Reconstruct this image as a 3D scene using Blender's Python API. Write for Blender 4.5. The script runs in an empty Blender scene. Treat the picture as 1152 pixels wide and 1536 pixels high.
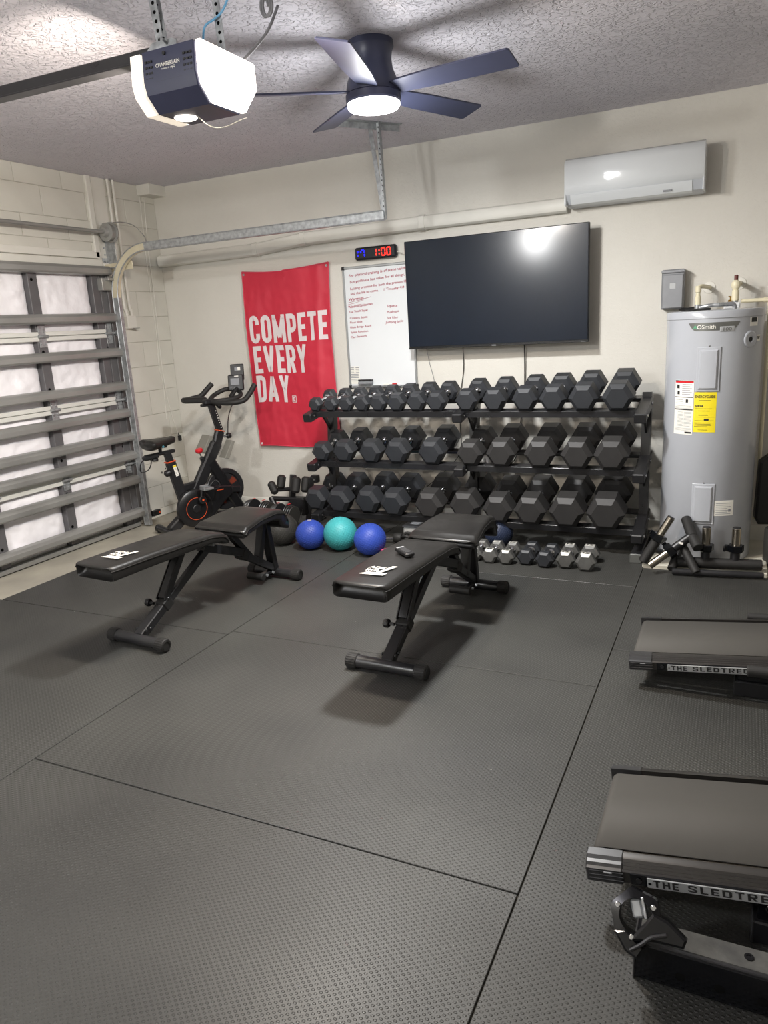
import bpy, bmesh, math, random
from mathutils import Vector, Matrix, Euler
from mathutils import noise as mnoise

random.seed(7)
PI = math.pi
SC = bpy.context.scene
COL = SC.collection

# ------------------------------------------------------------------ camera
cam_data = bpy.data.cameras.new('camera')
cam = bpy.data.objects.new('camera', cam_data)
COL.objects.link(cam)
cam.matrix_world = Matrix([[0.903163, -0.055037, 0.425754, 4.46262], [0.425486, 0.246616, -0.870714, -5.14288], [-0.057076, 0.967549, 0.246153, 1.48867], [0, 0, 0, 1]])
cam_data.sensor_fit = 'VERTICAL'
cam_data.sensor_height = 36.0
cam_data.lens = 36.0 * 1107.436 / 1536.0
cam_data.clip_start = 0.05
SC.camera = cam

# ------------------------------------------------------------------ world / view
world = bpy.data.worlds.new('world')
SC.world = world
world.use_nodes = True
world.node_tree.nodes['Background'].inputs[0].default_value = (0.75, 0.85, 1.0, 1)
world.node_tree.nodes['Background'].inputs[1].default_value = 0.3
SC.view_settings.view_transform = 'Standard'
SC.view_settings.look = 'None'
SC.view_settings.gamma = 1.0
SC.view_settings.exposure = 0.98
SC.view_settings.use_curve_mapping = False

FAN_POWER = 40.0
FAN_GLOW = 11.0
OPENER_POWER = 34.0
REAR_POWER = 86.0


def light(name, kind, loc, power, color, size=0.1, rot=(0, 0, 0), shape='DISK', size_y=None, spread=None):
    d = bpy.data.lights.new(name, kind)
    d.energy = power
    d.color = color
    if kind == 'AREA':
        d.shape = shape
        d.size = size
        if size_y:
            d.size_y = size_y
        if spread:
            d.spread = spread
    else:
        d.shadow_soft_size = size
    o = bpy.data.objects.new(name, d)
    o.location = loc
    o.rotation_euler = rot
    COL.objects.link(o)
    return o


FANX, FANY = 2.93, -1.87
COOL = (0.985, 0.99, 0.985)
WARM = (1.0, 0.88, 0.75)

# ------------------------------------------------------------------ materials
def lin(c):
    return tuple((v / 12.92 if v <= 0.04045 else ((v + 0.055) / 1.055) ** 2.4) for v in c)


def hexc(h):
    return lin(tuple(int(h[i:i + 2], 16) / 255.0 for i in (0, 2, 4)))


def mat(name, color, rough=0.5, metal=0.0, vary=0.0, vscale=8.0, bump=0.0, bscale=60.0, bdist=0.002,
        spec=0.5, coat=0.0, emit=None, estr=0.0, detail=4.0, color2=None, trans=0.0, rvary=0.0):
    m = bpy.data.materials.new(name)
    m.use_nodes = True
    nt = m.node_tree
    b = nt.nodes['Principled BSDF']
    c = hexc(color) if isinstance(color, str) else color
    b.inputs['Base Color'].default_value = (*c, 1)
    b.inputs['Roughness'].default_value = rough
    b.inputs['Metallic'].default_value = metal
    b.inputs['Specular IOR Level'].default_value = spec
    b.inputs['Coat Weight'].default_value = coat
    b.inputs['Coat Roughness'].default_value = 0.1
    b.inputs['Transmission Weight'].default_value = trans
    if emit is not None:
        b.inputs['Emission Color'].default_value = (*(hexc(emit) if isinstance(emit, str) else emit), 1)
        b.inputs['Emission Strength'].default_value = estr
    tc = nt.nodes.new('ShaderNodeTexCoord')
    if vary > 0 or color2 or rvary > 0:
        n = nt.nodes.new('ShaderNodeTexNoise')
        n.inputs['Scale'].default_value = vscale
        n.inputs['Detail'].default_value = detail
        nt.links.new(tc.outputs['Object'], n.inputs['Vector'])
        r = nt.nodes.new('ShaderNodeValToRGB')
        r.color_ramp.elements[0].position = 0.3
        r.color_ramp.elements[1].position = 0.72
        c2 = hexc(color2) if color2 else tuple(min(1, v * (1 + vary)) for v in c)
        c1 = c if color2 else tuple(v * (1 - vary) for v in c)
        r.color_ramp.elements[0].color = (*c1, 1)
        r.color_ramp.elements[1].color = (*c2, 1)
        nt.links.new(n.outputs['Fac'], r.inputs['Fac'])
        if vary > 0 or color2:
            nt.links.new(r.outputs['Color'], b.inputs['Base Color'])
        if rvary > 0:
            mr = nt.nodes.new('ShaderNodeMapRange')
            mr.inputs['From Min'].default_value = 0.3
            mr.inputs['From Max'].default_value = 0.7
            mr.inputs['To Min'].default_value = rough - rvary
            mr.inputs['To Max'].default_value = rough + rvary
            nt.links.new(n.outputs['Fac'], mr.inputs['Value'])
            nt.links.new(mr.outputs['Result'], b.inputs['Roughness'])
    if bump > 0:
        n2 = nt.nodes.new('ShaderNodeTexNoise')
        n2.inputs['Scale'].default_value = bscale
        n2.inputs['Detail'].default_value = 3.0
        nt.links.new(tc.outputs['Object'], n2.inputs['Vector'])
        bp = nt.nodes.new('ShaderNodeBump')
        bp.inputs['Strength'].default_value = bump
        bp.inputs['Distance'].default_value = bdist
        nt.links.new(n2.outputs['Fac'], bp.inputs['Height'])
        nt.links.new(bp.outputs['Normal'], b.inputs['Normal'])
    return m


def knockdown(name, color, scale=28.0, dist=0.004, strength=0.6, vary=0.04, lo=0.5, hi=0.58):
    """splattered and flattened plaster: noise cut off into flat plateaus"""
    m = mat(name, color, rough=0.75, vary=vary, vscale=1.3, spec=0.3)
    nt = m.node_tree
    b = nt.nodes['Principled BSDF']
    tc = nt.nodes.new('ShaderNodeTexCoord')
    n = nt.nodes.new('ShaderNodeTexNoise')
    n.inputs['Scale'].default_value = scale
    n.inputs['Detail'].default_value = 3.0
    n.inputs['Distortion'].default_value = 1.2
    nt.links.new(tc.outputs['Object'], n.inputs['Vector'])
    mr = nt.nodes.new('ShaderNodeMapRange')
    mr.interpolation_type = 'SMOOTHSTEP'
    mr.inputs['From Min'].default_value = lo
    mr.inputs['From Max'].default_value = hi
    nt.links.new(n.outputs['Fac'], mr.inputs['Value'])
    bp = nt.nodes.new('ShaderNodeBump')
    bp.inputs['Strength'].default_value = strength
    bp.inputs['Distance'].default_value = dist
    nt.links.new(mr.outputs['Result'], bp.inputs['Height'])
    nt.links.new(bp.outputs['Normal'], b.inputs['Normal'])
    return m


def rubber_mat_material():
    m = mat('stud_rubber', '3a3a38', rough=0.55, spec=0.5)
    nt = m.node_tree
    b = nt.nodes['Principled BSDF']
    L = nt.links.new
    geo = nt.nodes.new('ShaderNodeNewGeometry')
    sep = nt.nodes.new('ShaderNodeSeparateXYZ')
    L(geo.outputs['Position'], sep.inputs[0])

    def mth(op, a, c=None):
        n = nt.nodes.new('ShaderNodeMath')
        n.operation = op
        for k, v in enumerate((a, c)):
            if v is None:
                continue
            if isinstance(v, (int, float)):
                n.inputs[k].default_value = v
            else:
                L(v, n.inputs[k])
        return n.outputs[0]
    cx = mth('COSINE', mth('MULTIPLY', sep.outputs['X'], 2 * PI / 0.021))
    cy = mth('COSINE', mth('MULTIPLY', sep.outputs['Y'], 2 * PI / 0.0155))
    prod = mth('MULTIPLY', cx, cy)
    stud = nt.nodes.new('ShaderNodeMapRange')
    stud.interpolation_type = 'SMOOTHSTEP'
    stud.inputs['From Min'].default_value = 0.15
    stud.inputs['From Max'].default_value = 0.75
    L(prod, stud.inputs['Value'])
    bp = nt.nodes.new('ShaderNodeBump')
    bp.inputs['Strength'].default_value = 0.85
    bp.inputs['Distance'].default_value = 0.0016
    L(stud.outputs[0], bp.inputs['Height'])
    L(bp.outputs['Normal'], b.inputs['Normal'])
    # dust and scuffs of the mats' own
    n = nt.nodes.new('ShaderNodeTexNoise')
    n.inputs['Scale'].default_value = 1.7
    n.inputs['Detail'].default_value = 6.0
    L(geo.outputs['Position'], n.inputs['Vector'])
    r = nt.nodes.new('ShaderNodeValToRGB')
    r.color_ramp.elements[0].position = 0.35
    r.color_ramp.elements[1].position = 0.75
    r.color_ramp.elements[0].color = (*hexc('30302e'), 1)
    r.color_ramp.elements[1].color = (*hexc('3e3e3b'), 1)
    L(n.outputs['Fac'], r.inputs['Fac'])
    # crumbs of lint
    v = nt.nodes.new('ShaderNodeTexVoronoi')
    v.inputs['Scale'].default_value = 7.0
    L(geo.outputs['Position'], v.inputs['Vector'])
    lt = mth('LESS_THAN', v.outputs['Distance'], 0.017)
    mx = nt.nodes.new('ShaderNodeMix')
    mx.data_type = 'RGBA'
    L(lt, mx.inputs[0])
    L(r.outputs['Color'], mx.inputs[6])
    mx.inputs[7].default_value = (*hexc('a5a49c'), 1)
    # light tops of the studs (worn)
    mx2 = nt.nodes.new('ShaderNodeMix')
    mx2.data_type = 'RGBA'
    mx2.blend_type = 'MULTIPLY'
    L(mth('MULTIPLY', stud.outputs[0], 0.0), mx2.inputs[0])
    L(mx.outputs[2], mx2.inputs[6])
    L(mx2.outputs[2], b.inputs['Base Color'])
    n3 = nt.nodes.new('ShaderNodeTexNoise')
    n3.inputs['Scale'].default_value = 0.9
    L(geo.outputs['Position'], n3.inputs['Vector'])
    mr = nt.nodes.new('ShaderNodeMapRange')
    mr.inputs['From Min'].default_value = 0.3
    mr.inputs['From Max'].default_value = 0.7
    mr.inputs['To Min'].default_value = 0.40
    mr.inputs['To Max'].default_value = 0.60
    L(n3.outputs['Fac'], mr.inputs['Value'])
    L(mr.outputs[0], b.inputs['Roughness'])
    return m


M = {}
M['wall'] = knockdown('painted_plaster', 'd2cfc7', scale=42, dist=0.002, strength=0.3)
M['block'] = mat('painted_block', 'cfcdc4', rough=0.7, vary=0.05, vscale=3, bump=0.35, bscale=45, bdist=0.002)
M['mortar'] = mat('painted_mortar', 'bdbab0', rough=0.8, bump=0.3, bscale=60)
M['ceiling'] = knockdown('ceiling_plaster', 'd9d6de', scale=30, dist=0.008, strength=0.9, lo=0.46, hi=0.56)
M['trimwhite'] = mat('white_trim_paint', 'd9d7cf', rough=0.5, vary=0.04, vscale=5, bump=0.1)
M['concrete'] = mat('bare_concrete', '8f8b80', rough=0.85, color2='a8a395', vscale=3.2, bump=0.3, bscale=30, detail=8)
M['rubber'] = rubber_mat_material()
M['galv'] = mat('galvanized_steel', 'a6a9ab', rough=0.38, metal=0.6, vary=0.28, vscale=38, rvary=0.1)
M['strut'] = mat('door_strut_steel', '989895', rough=0.42, metal=0.45, vary=0.15, vscale=3, rvary=0.08)
M['stile'] = mat('door_stile_steel', '6b6a6c', rough=0.5, metal=0.4, vary=0.12, vscale=5)
M['railwhite'] = mat('white_door_steel', 'd3d3cd', rough=0.4, vary=0.06, vscale=4)
M['insul'] = mat('white_insulation_film', 'f0eef2', rough=0.5, vary=0.02, vscale=6, bump=0.6, bscale=8, bdist=0.02, detail=6)
M['creamsteel'] = mat('yellowed_bracket_steel', 'cfc7ae', rough=0.4, metal=0.2, vary=0.08)
M['black'] = mat('black_powder_coat', '1b1b1d', rough=0.38, spec=0.5, bump=0.1, bscale=400, bdist=0.0004, vary=0.1)
M['blacksteel'] = mat('satin_black_steel', '212123', rough=0.32, spec=0.6, vary=0.12, vscale=10, rvary=0.06)
M['dbrubber'] = mat('dumbbell_rubber', '292b2f', rough=0.5, spec=0.45, vary=0.12, vscale=9, bump=0.15, bscale=120, bdist=0.0008)
M['dbrubber2'] = mat('dumbbell_rubber_scuffed', '2c2b2b', rough=0.55, spec=0.42, vary=0.16, vscale=6, bump=0.15, bscale=120, bdist=0.0008)
M['castiron'] = mat('grey_hammered_iron', '5a5a58', rough=0.5, metal=0.3, vary=0.2, vscale=20, bump=0.3, bscale=160, bdist=0.001)
M['silverpaint'] = mat('silver_paint', 'b9b8b0', rough=0.45, metal=0.2, vary=0.15, vscale=60)
M['chrome'] = mat('chrome', 'c9cacc', rough=0.14, metal=1.0, vary=0.05)
M['stainless'] = mat('brushed_sleeve_steel', 'b8b0a2', rough=0.24, metal=1.0, vary=0.1, vscale=30)
M['vinyl'] = mat('black_vinyl', '1d1c1b', rough=0.36, spec=0.42, vary=0.15, vscale=4, bump=0.25, bscale=22, bdist=0.004, rvary=0.07)
M['plastic'] = mat('black_plastic', '18181a', rough=0.42, spec=0.5, bump=0.1, bscale=300, bdist=0.0004)
M['plasticgloss'] = mat('glossy_black_plastic', '0d0e11', rough=0.12, spec=0.5, vary=0.05)
M['rubberblack'] = mat('black_rubber_end', '1c1b1a', rough=0.65, bump=0.3, bscale=90)
M['white'] = mat('white_print', 'e4e2da', rough=0.5, vary=0.03)
M['red'] = mat('red_polyester', 'c0253b', rough=0.55, vary=0.05, vscale=3, bump=0.2, bscale=350, bdist=0.0006)
M['redhem'] = mat('red_hem', 'cc3850', rough=0.55, vary=0.05)
M['flagwhite'] = mat('white_flag_print', 'd9cfd0', rough=0.6, vary=0.04, vscale=5)
M['redknob'] = mat('red_plastic', 'c21b26', rough=0.3, spec=0.6, vary=0.03)
M['orange'] = mat('orange_stripe', 'd4562e', rough=0.4, vary=0.05)
M['blue'] = mat('blue_rubber', '27429c', rough=0.52, spec=0.5, vary=0.06, vscale=5)
M['teal'] = mat('teal_rubber', '3b9ca0', rough=0.52, spec=0.5, vary=0.05, vscale=5)
M['greyball'] = mat('dark_grey_rubber', '2e2d2a', rough=0.5, vary=0.1, vscale=5)
M['pink'] = mat('pink_vinyl', 'b24a6e', rough=0.4, vary=0.05)
M['heater'] = mat('grey_enamel', 'a9acb2', rough=0.2, spec=0.5, vary=0.03, vscale=2, bump=0.06, bscale=4, bdist=0.01)
M['heatertop'] = mat('grey_enamel_lid', '8f9299', rough=0.4, vary=0.05)
M['cpvc'] = mat('cream_plastic_pipe', 'ddd5b8', rough=0.4, vary=0.05)
M['brass'] = mat('brass', 'b08a3a', rough=0.3, metal=0.9, vary=0.08)
M['whiteplastic'] = mat('white_plastic', 'dcdedf', rough=0.3, spec=0.5, vary=0.02)
M['acwhite'] = mat('glossy_white_plastic', 'd9dde0', rough=0.1, spec=0.5, vary=0.01)
M['acgrey'] = mat('grey_louvre_plastic', 'b8bcc2', rough=0.3, vary=0.02)
M['screen'] = mat('tv_screen', '0c1624', rough=0.15, spec=0.32, vary=0.05)
M['bezel'] = mat('tv_bezel', '0a0b0e', rough=0.3, vary=0.05)
M['board'] = mat('whiteboard_enamel', 'dde0e2', rough=0.22, vary=0.02, vscale=2)
M['alu'] = mat('aluminium_frame', 'b3b6b8', rough=0.35, metal=0.8, vary=0.06)
M['marker'] = mat('red_marker_ink', 'a0183a', rough=0.6, vary=0.1, vscale=30)
M['hole'] = mat('dark_hole', '070707', rough=0.9, spec=0.1, vary=0.05)
M['darkprint'] = mat('black_print', '1a1a1a', rough=0.6, vary=0.05)
M['greyprint'] = mat('grey_print', '84868a', rough=0.6, vary=0.05)
M['yellow'] = mat('yellow_label', 'e3cf1e', rough=0.45, vary=0.03)
M['greenprint'] = mat('green_print', '1f6b45', rough=0.4, vary=0.05)
M['greenbright'] = mat('bright_green_print', '4fae7c', rough=0.4, vary=0.03)
M['badge'] = mat('badge_metal', '6e6f6c', rough=0.3, metal=0.5, vary=0.1)
M['silverlabel'] = mat('silver_label', 'aeb0b2', rough=0.35, metal=0.3, vary=0.05)
M['signplate'] = mat('brushed_sign_plate', 'a8aaab', rough=0.4, metal=0.4, vary=0.08, vscale=12)
M['belt'] = mat('treadmill_belt', '413f3b', rough=0.75, vary=0.08, vscale=3, bump=0.2, bscale=250, bdist=0.0005)
M['anod'] = mat('black_anodised_rail', '3a3836', rough=0.33, metal=0.6, vary=0.1, vscale=6)
M['capplastic'] = mat('grey_black_end_cap', '2b2b2c', rough=0.35, spec=0.5, vary=0.08)
M['grip'] = mat('dusty_grip_surface', '343433', rough=0.8, color2='4c4c49', vscale=25, bump=0.5, bscale=120, detail=8)
M['clock'] = mat('clock_case', '1d1f25', rough=0.35, vary=0.05)
M['ledred'] = mat('red_led', 'ff2a20', rough=0.4, emit='ff2418', estr=2.2, vary=0.02)
M['ledblue'] = mat('blue_led', '1a22ff', rough=0.4, emit='1012ff', estr=1.6, vary=0.02)
M['fan'] = mat('slate_black_fan', '3a3e55', rough=0.4, spec=0.5, vary=0.06)
M['lensbright'] = mat('bright_lamp_lens', 'ffffff', rough=0.4, emit=(1.0, 0.90, 0.80), estr=2.0, vary=0.01)
M['lens'] = mat('lit_diffuser', 'ffffff', rough=0.4, emit=(1.0, 0.97, 0.92), estr=5.0, vary=0.01)
M['decal'] = mat('dark_orange_decal', '6e2c1b', rough=0.5, vary=0.1)
M['lenswarm'] = mat('lit_lamp_lens', 'ffffff', rough=0.4, emit=(1.0, 0.84, 0.64), estr=0.33, vary=0.01)
M['opener'] = mat('opener_case', '34374f', rough=0.45, vary=0.08)
M['bluewire'] = mat('blue_wire', '5f9fc8', rough=0.4, vary=0.05)
M['greywire'] = mat('grey_wire', '77777a', rough=0.4, vary=0.05)
M['whitewire'] = mat('white_wire', 'd6d2c6', rough=0.4, vary=0.05)
M['blackwire'] = mat('black_wire', '161616', rough=0.4, vary=0.05)
M['boxgrey'] = mat('grey_box_paint', '8a8c90', rough=0.35, metal=0.3, vary=0.08, vscale=10)
M['slateball'] = mat('slate_blue_rubber', '1f2a42', rough=0.5, vary=0.05)
M['wood'] = mat('weathered_board', '7d7568', rough=0.8, color2='5a5147', vscale=20, bump=0.3, bscale=60, detail=8)
M['pan'] = mat('off_white_pan', 'c6c2b4', rough=0.6, vary=0.1, vscale=8)
M['shroud'] = mat('bike_shroud', '141416', rough=0.35, spec=0.5, vary=0.05)
M['clearguard'] = mat('smoked_plastic_guard', '7e7c74', rough=0.3, vary=0.05)


# ------------------------------------------------------------------ mesh builder
def frame_to(d):
    d = Vector(d).normalized()
    return d.to_track_quat('Z', 'Y').to_matrix().to_4x4()


class MB:
    def __init__(s):
        s.v = []
        s.f = []

    def add(s, verts, faces, mtx=None):
        o = len(s.v)
        for p in verts:
            p = Vector(p)
            s.v.append(mtx @ p if mtx is not None else p)
        for f in faces:
            s.f.append([o + i for i in f])
        return s

    def box(s, c, size, b=0.003, mtx=None):
        """box with chamfered edges, centre c"""
        hx, hy, hz = size[0] / 2, size[1] / 2, size[2] / 2
        b = min(b, hx * 0.9, hy * 0.9, hz * 0.9)
        base = Matrix.Translation(Vector(c))
        if mtx is not None:
            base = mtx @ base
        if b <= 0:
            vs = [(x, y, z) for x in (-hx, hx) for y in (-hy, hy) for z in (-hz, hz)]
            fs = [(0, 1, 3, 2), (4, 6, 7, 5), (0, 4, 5, 1), (2, 3, 7, 6), (0, 2, 6, 4), (1, 5, 7, 3)]
            return s.add(vs, fs, base)
        vs = []
        idx = {}
        for sx in (-1, 1):
            for sy in (-1, 1):
                for sz in (-1, 1):
                    for ax in range(3):
                        p = [sx * (hx - b), sy * (hy - b), sz * (hz - b)]
                        p[ax] = (sx * hx, sy * hy, sz * hz)[ax]
                        idx[(sx, sy, sz, ax)] = len(vs)
                        vs.append(tuple(p))
        fs = []
        for ax in range(3):
            o1, o2 = [a for a in range(3) if a != ax]
            for sg in (-1, 1):
                q = []
                for (a, c2) in ((-1, -1), (1, -1), (1, 1), (-1, 1)):
                    k = [0, 0, 0]
                    k[ax] = sg
                    k[o1] = a
                    k[o2] = c2
                    q.append(idx[(k[0], k[1], k[2], ax)])
                fs.append(q)
        for ax in range(3):
            o1, o2 = [a for a in range(3) if a != ax]
            for s1 in (-1, 1):
                for s2 in (-1, 1):
                    k0 = [0, 0, 0]
                    k1 = [0, 0, 0]
                    k0[ax] = -1
                    k1[ax] = 1
                    for k in (k0, k1):
                        k[o1] = s1
                        k[o2] = s2
                    fs.append([idx[(*k0, o1)], idx[(*k1, o1)], idx[(*k1, o2)], idx[(*k0, o2)]])
        for sx in (-1, 1):
            for sy in (-1, 1):
                for sz in (-1, 1):
                    fs.append([idx[(sx, sy, sz, a)] for a in range(3)])
        return s.add(vs, fs, base)

    def bar(s, a, c, w, h, b=0.003, up=(0, 0, 1)):
        """rectangular bar from a to c; w across, h along 'up'"""
        a = Vector(a)
        c = Vector(c)
        d = c - a
        L = d.length
        z = d.normalized()
        u = Vector(up)
        x = u.cross(z)
        if x.length < 1e-4:
            x = Vector((1, 0, 0)).cross(z)
        x.normalize()
        y = z.cross(x)
        m = Matrix((x, y, z)).transposed().to_4x4()
        m.translation = (a + c) / 2
        return s.box((0, 0, 0), (w, h, L), b, m)

    def tube(s, a, c, r, r2=None, n=16, cap=True, ch=0.0):
        a = Vector(a)
        c = Vector(c)
        r2 = r if r2 is None else r2
        L = (c - a).length
        prof = []
        if cap:
            prof.append((0.0, 0.0))
            if ch:
                prof.append((r - ch, 0.0))
                prof.append((r, ch))
            else:
                prof.append((r, 0.0))
        else:
            prof.append((r, 0.0))
        if cap:
            if ch:
                prof.append((r2, L - ch))
                prof.append((r2 - ch, L))
            else:
                prof.append((r2, L))
            prof.append((0.0, L))
        else:
            prof.append((r2, L))
        m = frame_to(c - a)
        m.translation = a
        return s.lathe(prof, n, m)

    def lathe(s, prof, n=24, mtx=None, a0=0.0, a1=2 * PI):
        vs = []
        fs = []
        full = abs((a1 - a0) - 2 * PI) < 1e-6
        cnt = n if full else n + 1
        rows = []
        for (r, z) in prof:
            if r <= 1e-9:
                rows.append([len(vs)])
                vs.append((0, 0, z))
            else:
                row = []
                for k in range(cnt):
                    t = a0 + (a1 - a0) * k / n
                    row.append(len(vs))
                    vs.append((r * math.cos(t), r * math.sin(t), z))
                rows.append(row)
        for i in range(len(rows) - 1):
            A, B = rows[i], rows[i + 1]
            m2 = n if full else n
            for k in range(m2):
                k2 = (k + 1) % cnt if full else k + 1
                if len(A) == 1 and len(B) == 1:
                    continue
                if len(A) == 1:
                    fs.append([A[0], B[k2], B[k]])
                elif len(B) == 1:
                    fs.append([A[k], A[k2], B[0]])
                else:
                    fs.append([A[k], A[k2], B[k2], B[k]])
        return s.add(vs, fs, mtx)

    def path(s, pts, r, n=10, smooth=0, closed=False, flat=None):
        """round (or flat rectangular) section swept along points"""
        P = [Vector(p) for p in pts]
        if smooth:
            Q = []
            m = len(P)
            rng = m if closed else m - 1
            for i in range(rng):
                p0 = P[(i - 1) % m] if (closed or i > 0) else P[0]
                p1 = P[i]
                p2 = P[(i + 1) % m]
                p3 = P[(i + 2) % m] if (closed or i + 2 < m) else P[-1]
                for k in range(smooth):
                    t = k / smooth
                    Q.append(0.5 * ((2 * p1) + (p2 - p0) * t + (2 * p0 - 5 * p1 + 4 * p2 - p3) * t * t + (3 * p1 - p0 - 3 * p2 + p3) * t ** 3))
            if not closed:
                Q.append(P[-1])
            P = Q
        m = len(P)
        rr = r if isinstance(r, (list, tuple)) else None
        vs = []
        rows = []
        up = None
        for i in range(m):
            if closed:
                t = (P[(i + 1) % m] - P[(i - 1) % m])
            else:
                t = P[min(i + 1, m - 1)] - P[max(i - 1, 0)]
            t.normalize()
            if up is None:
                up = Vector(flat[2]) if flat else (Vector((0, 0, 1)) if abs(t.z) < 0.9 else Vector((0, 1, 0)))
            x = up - t * up.dot(t)
            if x.length < 1e-5:
                x = t.orthogonal()
            x.normalize()
            if not flat:
                up = x.copy()
            y = t.cross(x)
            row = []
            rad = (rr[min(int(i / (m - 1) * (len(rr) - 1) + 0.5), len(rr) - 1)] if rr else r)
            if flat:
                for (a, c2) in ((-1, -1), (1, -1), (1, 1), (-1, 1)):
                    row.append(len(vs))
                    vs.append(P[i] + y * (a * flat[0] / 2) + x * (c2 * flat[1] / 2))
            else:
                for k in range(n):
                    an = 2 * PI * k / n
                    row.append(len(vs))
                    vs.append(P[i] + x * (math.cos(an) * rad) + y * (math.sin(an) * rad))
            rows.append(row)
        fs = []
        nn = len(rows[0])
        for i in range(m if closed else m - 1):
            A, B = rows[i], rows[(i + 1) % m]
            for k in range(nn):
                k2 = (k + 1) % nn
                fs.append([A[k], A[k2], B[k2], B[k]])
        if not closed:
            fs.append(list(reversed(rows[0])))
            fs.append(rows[-1])
        return s.add(vs, fs)

    def prism(s, poly, h0, h1, mtx=None, b=0.0):
        """polygon (xy) extruded in z, optional chamfer b on both rims"""
        n = len(poly)
        if b > 0:
            cx = sum(p[0] for p in poly) / n
            cy = sum(p[1] for p in poly) / n
            ins = []
            for i in range(n):
                p = Vector(poly[i])
                e1 = (p - Vector(poly[i - 1])).normalized()
                e2 = (Vector(poly[(i + 1) % n]) - p).normalized()
                n1 = Vector((-e1.y, e1.x))
                n2 = Vector((-e2.y, e2.x))
                if (Vector((cx, cy)) - p).dot(n1 + n2) < 0:
                    n1, n2 = -n1, -n2
                bi = (n1 + n2)
                bi = bi.normalized() if bi.length > 1e-6 else n1
                k = max(0.35, bi.dot(n1))
                ins.append(p + bi * (b / k))
            rings = [(ins, h0), (poly, h0 + b), (poly, h1 - b), (ins, h1)]
        else:
            rings = [(poly, h0), (poly, h1)]
        vs = []
        for ring, z in rings:
            for p in ring:
                vs.append((p[0], p[1], z))
        fs = [list(range(n))[::-1]]
        for k in range(len(rings) - 1):
            for i in range(n):
                j = (i + 1) % n
                fs.append([k * n + i, k * n + j, (k + 1) * n + j, (k + 1) * n + i])
        fs.append([(len(rings) - 1) * n + i for i in range(n)])
        return s.add(vs, fs, mtx)

    def grid(s, fn, nu, nv):
        vs = [fn(i / nu, j / nv) for j in range(nv + 1) for i in range(nu + 1)]
        fs = [[j * (nu + 1) + i, j * (nu + 1) + i + 1, (j + 1) * (nu + 1) + i + 1, (j + 1) * (nu + 1) + i]
              for j in range(nv) for i in range(nu)]
        return s.add(vs, fs)

    def mesh(s, name, sharp=32, weld=False, recalc=True):
        me = bpy.data.meshes.new(name)
        me.from_pydata([tuple(v) for v in s.v], [], s.f)
        if recalc:
            bm = bmesh.new()
            bm.from_mesh(me)
            if weld:
                bmesh.ops.remove_doubles(bm, verts=bm.verts, dist=1e-5)
            bmesh.ops.recalc_face_normals(bm, faces=bm.faces)
            bm.to_mesh(me)
            bm.free()
        me.shade_smooth()
        me.set_sharp_from_angle(angle=math.radians(sharp))
        return me

    def build(s, name, material, parent=None, loc=(0, 0, 0), rot=(0, 0, 0), sharp=32, label=None, weld=False, recalc=True):
        me = s.mesh(name, sharp, weld, recalc)
        me.materials.append(M[material] if isinstance(material, str) else material)
        return link(name, me, parent, loc, rot, label)


def link(name, me, parent=None, loc=(0, 0, 0), rot=(0, 0, 0), label=None):
    o = bpy.data.objects.new(name, me)
    COL.objects.link(o)
    o.location = loc
    o.rotation_euler = rot
    if parent is not None:
        o.parent = parent
    if label:
        o['label'] = label
    return o


def tag(o, label, cat, group=None):
    o['label'] = label
    o['category'] = cat
    if group:
        o['group'] = group
    return o


def thing(name, label, cat, loc=(0, 0, 0), rotz=0.0, group=None, rot=None):
    o = bpy.data.objects.new(name, None)
    o.empty_display_size = 0.05
    COL.objects.link(o)
    o.location = loc
    o.rotation_euler = rot if rot is not None else (0, 0, rotz)
    return tag(o, label, cat, group)


def struct(o):
    o['kind'] = 'structure'
    return o


def dup(root, loc=None, rot=None, label=None, group=None, parent=None):
    c = root.copy()
    COL.objects.link(c)
    if parent is not None:
        c.parent = parent
    if loc is not None:
        c.location = loc
    if rot is not None:
        c.rotation_euler = rot
    if label:
        c['label'] = label
    if group:
        c['group'] = group
    for ch in list(root.children):
        dup(ch, parent=c)
    return c


def text_mb(txt, height=0.1, width=None, bold=0.0, thick=0.0, align='LEFT', shear=0.0, spacing=1.0, res=3, jitter=0.0):
    """flat lettering in the xy plane as an MB: cap height 'height', scaled to 'width' when given"""
    cu = bpy.data.curves.new('t', 'FONT')
    cu.body = txt
    cu.size = 1.0
    cu.offset = bold
    cu.shear = shear
    cu.space_character = spacing
    cu.resolution_u = res
    cu.fill_mode = 'FRONT' if thick == 0 else 'BOTH'
    cu.extrude = 0.0
    ob = bpy.data.objects.new('t', cu)
    COL.objects.link(ob)
    bpy.context.view_layer.update()
    dg = bpy.context.evaluated_depsgraph_get()
    me = bpy.data.meshes.new_from_object(ob.evaluated_get(dg))
    bpy.data.objects.remove(ob)
    xs = [v.co.x for v in me.vertices] or [0, 1]
    x0, x1 = min(xs), max(xs)
    cap = 0.73 + bold
    sy = height / cap
    sx = sy if width is None else width / max(1e-6, x1 - x0)
    off = {'LEFT': x0, 'CENTER': (x0 + x1) / 2, 'RIGHT': x1}[align]
    m = MB()
    for v in me.vertices:
        x = (v.co.x - off) * sx
        y = v.co.y * sy
        if jitter:
            y += jitter * mnoise.noise(Vector((x * 18, 0, len(txt)))) + jitter * 0.5 * mnoise.noise(Vector((x * 60, y * 40, 3)))
            x += jitter * 0.4 * mnoise.noise(Vector((x * 40, y * 60, 9)))
        m.v.append(Vector((x, y, 0)))
    m.f = [list(p.vertices) for p in me.polygons]
    bpy.data.meshes.remove(me)
    return m


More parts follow.
